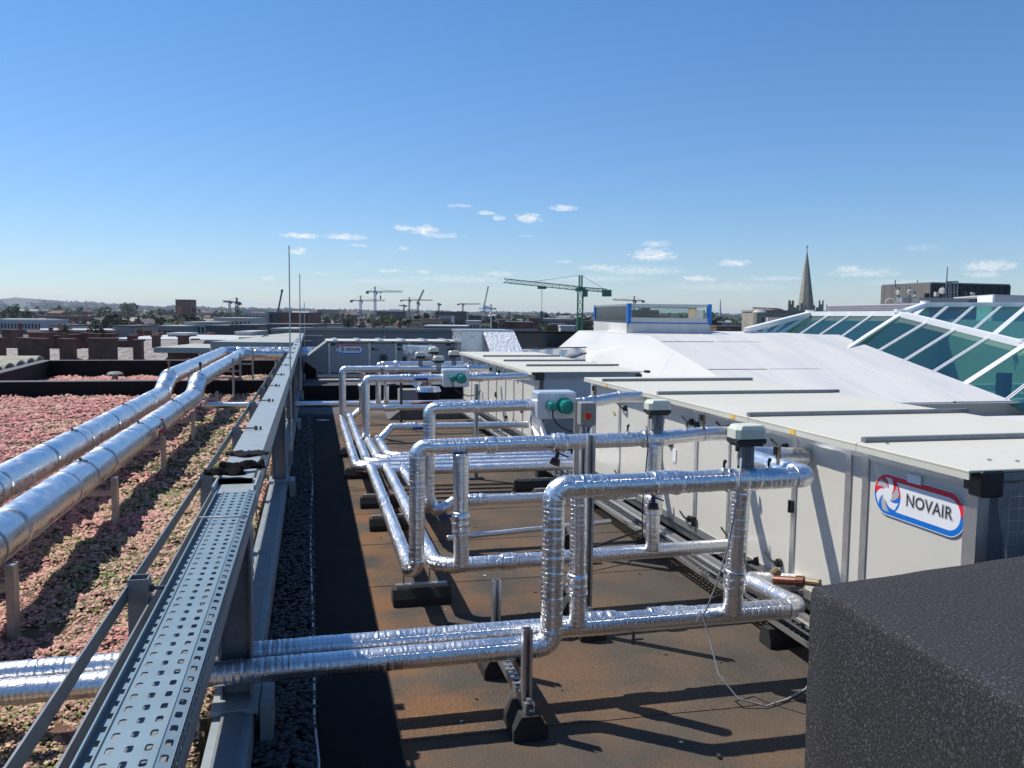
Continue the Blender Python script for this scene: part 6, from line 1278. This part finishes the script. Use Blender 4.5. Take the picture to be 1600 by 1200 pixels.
# trees
def crown_mesh(mb, c, rx, rz, n, leaf):
    g = NR.randn(n, 3); g /= np.linalg.norm(g, axis=1)[:, None]; rr = (.45+.6*NR.rand(n)**.5)*(1+.22*np.sin(g[:, 0]*5+c[0])+.18*np.sin(g[:, 2]*6+c[1])); P = g*rr[:, None]*np.array((rx, rx, rz))+np.array(c)
    V = np.empty((n, 4, 3)); a = NR.randn(n, 3); a /= np.linalg.norm(a, axis=1)[:, None]; b = np.cross(a, g+.01); b /= np.linalg.norm(b, axis=1)[:, None]; s = (leaf*(.6+.8*NR.rand(n)))[:, None]
    V[:, 0] = P-a*s; V[:, 1] = P+b*s*.8; V[:, 2] = P+a*s; V[:, 3] = P-b*s*.8+g*s*.4
    mb.add(V.reshape(-1, 3), [tuple(range(4*i, 4*i+4)) for i in range(n)])
def tree(u, v, k, rpx, m, label, group):
    p = at(u, v, k)
    if label == 'LBL': label = ('dark' if m == 'leafd' else 'green')+' street tree, '+('nearby' if k < 400 else 'midway' if k < 620 else 'far off')+', '+zone(p)
    r = rpx/F*k; t = thing('broadleaf_tree', (p[0], p[1], GZ), label, 'tree', group)
    zt = p[2]; mb = MB().cyl((p[0], p[1], GZ), (p[0], p[1], zt-r*.6), .35, 7, .2)
    for q in range(4): a = q*1.6; mb.cyl((p[0], p[1], zt-r*1.2), (p[0]+math.cos(a)*r*.6, p[1]+math.sin(a)*r*.6, zt-r*.3), .14, 5, .06)
    mb.build('trunk', 'bark', t); mb = MB(); crown_mesh(mb, (p[0], p[1], zt-r*.9), r, r*.9, 420, r*.13); mb.build('crown', m, t)
for (u, v, k, r, m, l) in ((100, 507, 190, 9, 'leaf', 'green tree beside the blank cream gable wall'), (197, 497, 240, 9, 'leafd', 'round dark tree above the plain grey warehouse'), (150, 505, 170, 16, 'leafd', 'large dark copper coloured tree left of the plain grey warehouse'), (20, 478, 420, 12, 'leaf', 'broad tree on the left edge below the hills'), (42, 483, 380, 9, 'leaf', 'leafy tree behind the pale office roof'),
                    (612, 493, 420, 9, 'leafl', 'bright pale green tree behind the brown roofs'), (602, 492, 440, 8, 'leaf', 'green tree left of the bright pale green one'), (596, 510, 240, 8, 'leafl', 'yellow green tree just above the far screen'), (655, 493, 460, 6, 'leafl', 'small pale tree right of the luffing crane'), (200, 472, 900, 12, 'leaf', 'large green tree mass below the hill crest'), (163, 478, 820, 10, 'leaf', 'green tree clump near the white shed roofs'), (375, 491, 600, 9, 'leafl', 'pale green tree beyond the long pale apartments'), (265, 515, 175, 6, 'leafd', 'dark tree above the low grey apartment wing'), (858, 508, 230, 6, 'leafd', 'dark tree left of the white row of low houses'), (566, 508, 260, 6, 'leafd', 'dark tree among the steep school roofs')): tree(u, v, k, r, m, l, None)
for i in range(44):
    k = 260+R_.random()*620; tree(R_.uniform(-20, 1180), 499+R_.uniform(-3, 6)-k*.006, k, R_.uniform(4, 7)*450/k, R_.choice(('leaf', 'leafd', 'leaf')), 'LBL', 'street trees among the town houses')
mb = MB()
for i in range(620):
    k = 900+R_.random()**.7*4200; u = R_.uniform(-100, 1700); p = at(u, 490, k); r = R_.uniform(6, 15)
    crown_mesh(mb, (p[0], p[1], GZ+r*.55), r*R_.uniform(1, 3.2), r*.75, 46, r*.42)
mb2 = MB()
for i in range(520):
    k = 260+R_.random()*1300; p = at(R_.uniform(-60, 1190), 490, k); r = R_.uniform(3, 7.5); crown_mesh(mb2, (p[0], p[1], GZ+r*1.1), r*R_.uniform(.8, 1.8), r, 60, r*.3)
tag(mb2.build('town_trees', 'leafd'), 'many dark garden trees filling the gaps between the terraces', 'trees', kind='stuff')
tag(mb.build('distant_woods', 'leaf'), 'belts of far-off trees below the hills', 'woods', kind='stuff')
mb = MB()
for i in range(500):
    a = R_.uniform(-.7, 1.1); D = R_.uniform(4200, 6300); hz = (D-3800)/2700; x, y = math.sin(a)*D, math.cos(a)*D; u = 800+F*math.tan(a-YAW); hp = np.interp(u, [0, 120, 240, 340, 600, 800, 1170, 1600], [16, 13, 8, 5, 3.5, 2.5, 4, 5])/F*6500
    crown_mesh(mb, (x, y, GZ+(hp-GZ)*hz*.75), R_.uniform(30, 90), 9, 30, 14)
tag(mb.build('hillside_woods', 'leafd'), 'dark woods and hedges on the far hillsides', 'woods', kind='stuff')

# ---- cranes
def lattice(mb, a, b, w, n, t):
    a, b = np.array(a, float), np.array(b, float); d = b-a; d /= np.linalg.norm(d); u = np.array((0, 0, 1.)) if abs(d[2]) < .9 else np.array((math.cos(YAW), -math.sin(YAW), 0)); x = np.cross(d, u); x /= np.linalg.norm(x); y = np.cross(x, d)
    cs = [x*w/2+y*w/2, x*w/2-y*w/2, -x*w/2-y*w/2, -x*w/2+y*w/2]
    for c in cs: mb.bar(a+c, b+c, t)
    for i in range(n):
        p, q = a+(b-a)*i/n, a+(b-a)*(i+1)/n
        for j in range(4): mb.bar(p+cs[j], q+cs[(j+1) % 4], t*.6); mb.bar(p+cs[j], p+cs[(j+1) % 4], t*.6)
def tower_crane(u, vb, vjib, vtop, ujib, ucw, k, m, label, w=1.2, vj2=None, luff=None, hook=None):
    t = thing('tower_crane', tuple(at(u, vb, k)[:2])+(GZ,), label, 'tower crane'); b = at(u, vjib, k); base = np.array((b[0], b[1], GZ)); th = w*.16+k*.0002
    n = max(6, int((b[2]-GZ)/w/1.6)); mb = MB(); lattice(mb, base, b, w, n, th); mb.build('mast', m, t)
    top = np.array((b[0], b[1], at(u, vtop, k)[2]))
    cab = b+rt*w*.9; MB().obox(cab-np.array((0, 0, w*.9)), rt*w*.4, np.array((0, 1, 0))*w*.5, np.array((0, 0, 1))*w*.7).obox(b+np.array((0, 0, -.2)), rt*w*.8, np.array((0, .8*w, 0)), np.array((0, 0, w*.4))).build('cab', m, t)
    if luff:
        e = at(luff[0], luff[1], k); mb = MB(); lattice(mb, b, e, w*.7, 12, th*.8); mb.build('luffing_jib', m, t); e2 = b-(e-b)*.22; e2[2] = b[2]+.5; MB().bar(b, e2, w*.8, w*.6).build('counter_jib', m, t); MB().bar(e2, e, th*.5).build('pendant_cable', m, t); return t
    mb = MB(); lattice(mb, b, top, w*.6, 4, th*.8); mb.build('tower_head', m, t)
    j = at(ujib, vj2 if vj2 else vjib, k); mb = MB(); lattice(mb, b, j, w*.75, max(10, int(np.linalg.norm(j-b)/w/1.3)), th*.7); mb.build('jib', m, t)
    c = at(ucw, vjib+(0 if vj2 is None else (vjib-vj2)*.25), k); mb = MB(); lattice(mb, b, c, w*.6, 6, th*.7); mb.build('counter_jib', m, t); MB().obox(c-np.array((0, 0, w*.5)), rt*w*.8, np.array((0, w*.5, 0)), np.array((0, 0, w*.65))).build('counterweight', 'craned' if m != 'craneg' else m, t)
    MB().bar(top, b+(j-b)*.62+np.array((0, 0, w*.4)), th*.35).bar(top, c, th*.35).build('pendant_cable', m, t)
    if hook: h = b+(j-b)*hook[0]; MB().obox(h-np.array((0, 0, w*.6)), rt*w*.8, np.array((0, w*.4, 0)), np.array((0, 0, w*.25))).build('trolley', m, t); e = h.copy(); e[2] = at(u, hook[1], k)[2]; MB().bar(h, e, .12).bar(e, e-np.array((0, 0, 2.2)), .8).build('hoist_rope', 'craned', t)
    return t
tower_crane(907, 530, 451, 430, 787, 948, 250, 'craneg', 'large green tower crane with a long jib reaching left, nearest of all the cranes', 1.5, vj2=438.5, hook=(.50, 487))
tower_crane(586, 500, 455.5, 448, 629, 574, 520, 'cranew', 'tallest of the pale grey cranes left of centre, its jib pointing right', 1.15, hook=(.2, 462))
tower_crane(563.5, 500, 469.5, 462, 602, 549, 560, 'cranew', 'pale grey crane just left of and lower than the tallest pale one', 1.15)
tower_crane(639.5, 492, 469, 464.5, 676, 627, 760, 'craned', 'dark crane with long flat jib right of the two pale ones', 1.15)
tower_crane(631, 492, 477.5, 475.5, 623, 635, 900, 'craned', 'tiny dark crane low on the skyline between the bigger ones', 1.15)
tower_crane(653, 495, 473, 470, 0, 0, 600, 'craned', 'dark luffing crane with a short raised jib leaning right', 1.15, luff=(662, 453))
tower_crane(723, 492, 475, 474, 751, 716, 800, 'craned', 'thin dark crane above the large dark skyline slab', 1.15)
tower_crane(756.5, 490, 478, 475, 0, 0, 700, 'cranew', 'luffing crane with steep raised jib directly behind the clear globe', 1.15, luff=(763, 447))
tower_crane(767.5, 490, 482, 478, 748, 774, 900, 'craned', 'small dark flat jib crane just right of the clear globe', 1.15)
tower_crane(370, 497, 472.5, 465, 348, 375, 480, 'craned', 'dark crane with short jib pointing left near the brick tower block', 1.15, vj2=470.5)
tower_crane(358.5, 490, 471.5, 470.5, 350, 361, 900, 'cranew', 'faint thin crane just left of the dark short jib crane', 1.6)
tower_crane(991, 480, 469.5, 463, 957, 1005, 600, 'craner', 'red crane standing behind the glazed roof vent', 1.15, vj2=468)
tower_crane(685.5, 492, 475, 473.5, 683, 688, 800, 'craned', 'stubby dark crane mast left of the skyline slab', 1.15)
t = thing('mobile_crane_boom', tuple(at(434, 485, 420)), 'slim telescopic boom leaning right, left of the lightning rods', 'crane'); MB().bar(at(434, 488, 420), at(441, 453, 420), .75, .75).build('boom', 'craned', t); MB().bar(at(440, 456, 420), at(441.5, 452.5, 420), 1.1, 1.1).build('boom_head', 'craned', t)
tag(MB().cyl(at(1125.5, 495, 900), at(1125.5, 468, 900), 1.1, 6, .4).build('radio_mast', 'cranew'), 'thin tapering radio mast left of the church', 'mast')
t = tower_crane(1215, 492, 484, 483, 1176, 1218, 330, 'craner', 'low reddish crane jib lying behind the church nave', 1.4, vj2=482.5)

# ---- church
def church():
    k = 152; t = thing('church', tuple(at(1258, 490, k)[:2])+(GZ,), 'grey stone church with a sharp octagonal spire on a battlemented tower', 'church')
    c = at(1259, 489, k); r = 26.5/F*k; zt = c[2]; a0 = YAW+.35
    ex = np.array((math.cos(-a0), math.sin(-a0), 0)); ey = np.array((-ex[1], ex[0], 0)); z = np.array((0, 0, 1.)); s = r*.97
    MB().obox((c[0], c[1], (GZ+zt)/2), ex*s, ey*s, z*(zt-GZ)/2).build('tower', 'stonew', t)
    # battlements: stepped corner turrets and merlons
    for sx in (-1, 1):
        for sy in (-1, 1):
            p = np.array(c)+ex*s*sx*.86+ey*s*sy*.86; mb = MB().obox(p+z*.75, ex*.42, ey*.42, z*.76).build('corner_turret', 'stonew', t)
            for q in ((-.28, -.28), (.28, -.28), (.28, .28), (-.28, .28)): MB().obox(p+ex*q[0]+ey*q[1]+z*1.85, ex*.13, ey*.13, z*.36).build('pinnacle', 'stonew', t)
    for side in range(4):
        A, B_ = (ex, ey) if side % 2 == 0 else (ey, ex); sg = 1 if side < 2 else -1
        for q, h in ((-.66, 1.0), (-.44, 1.35), (-.22, 1.7), (.0, 1.2), (.22, 1.7), (.44, 1.35), (.66, 1.0)): MB().obox(np.array(c)+B_*s*sg*.94+A*s*q*1.0+z*h*.5, A*s*.085, B_*s*.05, z*h*.5).build('merlon', 'stonew', t)
    R = 10.2/F*k*1.32; zb = c[2]+.1; tip = at(1261, 391.5, k); ring = [(c[0]+R*math.cos(a0+j*math.pi/4), c[1]+R*math.sin(a0+j*math.pi/4), zb) for j in range(8)]
    mb = MB(); n = 16; v = []; f = []
    for i in range(n+1):
        q = i/n; rr = R*(1-q)**.94*1.0+.05
        for j in range(8): a = a0+j*math.pi/4; v.append((c[0]+(tip[0]-c[0])*q+rr*math.cos(a), c[1]+(tip[1]-c[1])*q+rr*math.sin(a), zb+(tip[2]-zb)*q))
    for i in range(n): f += [(i*8+j, i*8+(j+1) % 8, (i+1)*8+(j+1) % 8, (i+1)*8+j) for j in range(8)]
    mb.add(v, f).build('spire', 'stonew', t); MB().cyl(tip, tip+z*.9, .06, 6).obox(tip+z*.65, ex*.22, ey*.05, z*.05).build('finial_cross', 'steeld', t)
    # nave and stair turret in front
    a, b = at(1190, 487, 118), at(1290, 487.5, 118); e = (b-a); w = np.linalg.norm(e[:2]); e = np.array((e[0]/w, e[1]/w, 0)); f_ = np.array((-e[1], e[0], 0)); m = (a+b)/2+f_*5
    MB().obox((m[0], m[1], (GZ+a[2])/2), e*w/2, f_*5, z*(a[2]-GZ)/2).build('nave_wall', 'stonew', t); MB().obox((m[0], m[1], a[2]+.12), e*(w/2+.1), f_*5.1, z*.12).build('parapet', 'stonew', t)
    for i in range(8):
        q = a+e*w*(i+.5)/8-f_*.02; MB().prism([tuple(q+e*x+z*zz) for x, zz in ((-.28, -2.6), (.28, -2.6), (.28, -1.4), (0, -.9), (-.28, -1.4))], tuple(f_*.04-f_*.05)).build('arched_opening', 'brickd', t)
    p = at(1187, 488, 112); MB().cyl((p[0], p[1], GZ), (p[0], p[1], p[2]), .92, 14).build('stair_turret', 'stonew', t); MB().cyl((p[0], p[1], p[2]), (p[0], p[1], p[2]+.35), .92, 14, .6).build('turret_cap', 'render', t); MB().box((p[0]-.1, p[1]-.96, p[2]-1.2), (p[0]+.1, p[1]-.9, p[2]-.7)).build('slit_window', 'glassd', t)
church()
# ---- black plant building with dishes, upper right
t = thing('plant_building', tuple(at(1480, 490, 60)[:2])+(GZ,), 'dark corrugated rooftop plant building carrying dishes and antennas', 'building')
k1, k2, k3 = 66, 60, 62; a, c_, b = at(1378, 447, k1), at(1455, 443, k2), at(1578, 445.5, k3); zt = c_[2]
for (p, q, m, n) in ((a, c_, 'greyclad', 13), (c_, b, 'darkclad2', 20)):
    if m == 'darkclad2': MT['darkclad2'] = mat('black corrugated cladding', (.02, .022, .026), .5)
    for i in range(n):
        s, e = p+(q-p)*i/n, p+(q-p)*(i+1)/n; o = .03*(i % 2); MB().bar((s[0], s[1]-o, (zt-3.4)/2+zt/2), (e[0], e[1]-o, (zt-3.4)/2+zt/2), .12, 3.4).build('cladding_panel', m, t)
d_ = a+b-c_; MB().prism([(a[0], a[1], zt), (c_[0], c_[1], zt), (b[0], b[1], zt), (d_[0], d_[1], zt)], (0, 0, .1)).build('roof_slab', 'galv', t)
MB().prism([(a[0], a[1]+.2, GZ), (c_[0], c_[1]+.2, GZ), (b[0], b[1]+.2, GZ), (d_[0], d_[1]+.4, GZ)], (0, 0, zt-3.3-GZ)).build('lower_walls', 'rendg', t)
def px(u, v, k): return at(u, v, k)
def dish(u, v, k, rp, label, fx=-1, side=False):
    p = px(u, v, k); r = rp/F*k; t = thing('antenna_dish', (p[0], p[1], p[2]-1.2), label, 'dish'); d = np.array((-.35 if not side else -.95, -.93 if not side else -.3, 0)); d /= np.linalg.norm(d)
    MB().cyl(p, p+d*r*.55, r, 18).cyl(p+d*r*.55, p+d*r*.75, r, 18, r*.8).build('drum', 'render', t); MB().cyl(p-d*.05-np.array((0, 0, 1.4)), p-d*.05+np.array((0, 0, .35)), .05, 8).build('pole', 'steeld', t)
dish(1422, 456.5, 56, 4.6, 'round white dish on the dark plant building, second from the left'); dish(1404, 457, 56, 3.8, 'leftmost white drum antenna on a pole before the dark plant building', side=True); dish(1430, 463.5, 55, 3.4, 'small white drum just below the round white dish'); dish(1473, 454.5, 54, 5, 'white drum antenna facing left beside the tall mast', side=True)
t = thing('antenna_mast', tuple(px(1477, 474, 54)), 'tall thin antenna mast with a ladder frame by the dark plant building', 'mast')
MB().cyl(px(1477, 474, 54), px(1480.5, 417, 54), .055, 8, .03).build('pole', 'galv', t); mb = MB()
for u in (1483, 1486, 1491, 1496): mb.bar(px(u, 468, 54), px(u, 440.5, 54), .05)
mb.bar(px(1478, 440.5, 54), px(1497, 440, 54), .09).bar(px(1478, 457, 54), px(1497, 457, 54), .05).build('ladder_frame', 'galv', t)
for u, l in ((1399, 'thin whip aerial at the left of the dark plant building'), (1433.5, 'thin whip aerial above the round white dish')): tag(MB().cyl(px(u, 449, 64), px(u, 438, 64), .035, 6).build('whip_aerial', 'steeld'), l, 'aerial')
for u, v, l in ((1448, 465, 'small black camera pole left of the plant building corner'), (1463, 463, 'small grey camera pole right of the plant building corner'), (1511, 462, 'short black pole before the black cladding'), (1519, 463.5, 'small white box aerial on a short pole')):
    p = px(u, v, 55); tt = thing('camera_pole', tuple(p-np.array((0, 0, .5))), l, 'pole'); MB().cyl(p-np.array((0, 0, .6)), p, .04, 6).build('pole', 'steeld', tt); MB().box(p-np.array((.12, .1, .0)), p+np.array((.12, .1, .28))).build('head', 'black' if 'black' in l else 'render', tt)
t = thing('roof_plant', tuple(px(1478, 475, 52)), 'grey roof plant casing in front of the dark plant building', 'roof plant')
MB().bar(px(1430, 470.5, 52), px(1507, 471, 52), 1.0, .42).build('casing', 'galv', t); MB().bar(px(1405, 469, 53), px(1428, 468, 53), .8, .32).build('casing', 'galvl', t); MB().bar(px(1507, 468.5, 52), px(1523, 469, 52), .05).bar(px(1523, 474, 52), px(1523, 468, 52), .05).bar(px(1512, 474, 52), px(1512, 463, 52), .07).build('small_frame', 'galv', t)
tt = MB(); pc = px(1391, 474, 50); P0 = [pc+rt*.30*math.cos(a)+np.array((0, 0, 1))*.30*math.sin(a) for a in np.linspace(0, math.pi, 14)]; tag(tt.tube(P0, .02, 6).build('hoop', 'white'), 'white hoop standing on the louvred roof below the dishes', 'hoop')
t = thing('louvre_bank', tuple(px(1365, 480, 48)), 'bank of long pale grey louvre blades behind the ridge of the glazed roof', 'louvres')
MT['louvre'] = mat('pale louvre blade', (.50, .47, .50), .6)
for i in range(4):
    p, q = px(1294, 478.5+i*2.9, 48), px(1440, 475.5+i*3.4, 44); MB().bar(p, q, .25, .075, (0, -.3, 1)).build('louvre_blade', 'louvre', t)
MB().bar(px(1292, 476, 48), px(1292, 489, 48), .05).bar(px(1294, 488.5, 48.4), px(1440, 490, 44.4), .1, .5).build('frame', 'greyclad', t)
t = thing('white_plant_room', tuple(px(1570, 475, 40)), 'pale flat plant room at the right edge above the glazed roof', 'building')
p, c2, q = px(1529, 463, 42), px(1553, 462, 40), px(1640, 466, 42)
for (s, e, m) in ((p, c2, 'white'), (c2, q, 'rendb')): MB().bar((s[0], s[1], s[2]-.6), (e[0], e[1], s[2]-.6), .1, 1.2).build('wall', m, t)
MB().prism([(p[0], p[1], c2[2]), (c2[0], c2[1], c2[2]), (q[0], q[1], c2[2]), (q[0]+2, q[1]+4, c2[2]), (p[0]+2, p[1]+4, c2[2])], (0, 0, .06)).build('roof', 'roofw', t)
# haze over the town
hz = bpy.data.materials.new('haze'); hz.use_nodes = True; hn = hz.node_tree; hn.nodes.clear(); ho = hn.nodes.new('ShaderNodeOutputMaterial'); pv = hn.nodes.new('ShaderNodeVolumePrincipled'); pv.inputs['Color'].default_value = (.78, .88, 1, 1); pv.inputs['Density'].default_value = .00008; pv.inputs['Anisotropy'].default_value = .2; hn.links.new(pv.outputs[0], ho.inputs['Volume']); MT['haze'] = hz
HZ = MB().box((-9500, -3500, GZ-4), (9500, 9900, 80)).build('haze', 'haze'); tag(HZ, kind='stuff')
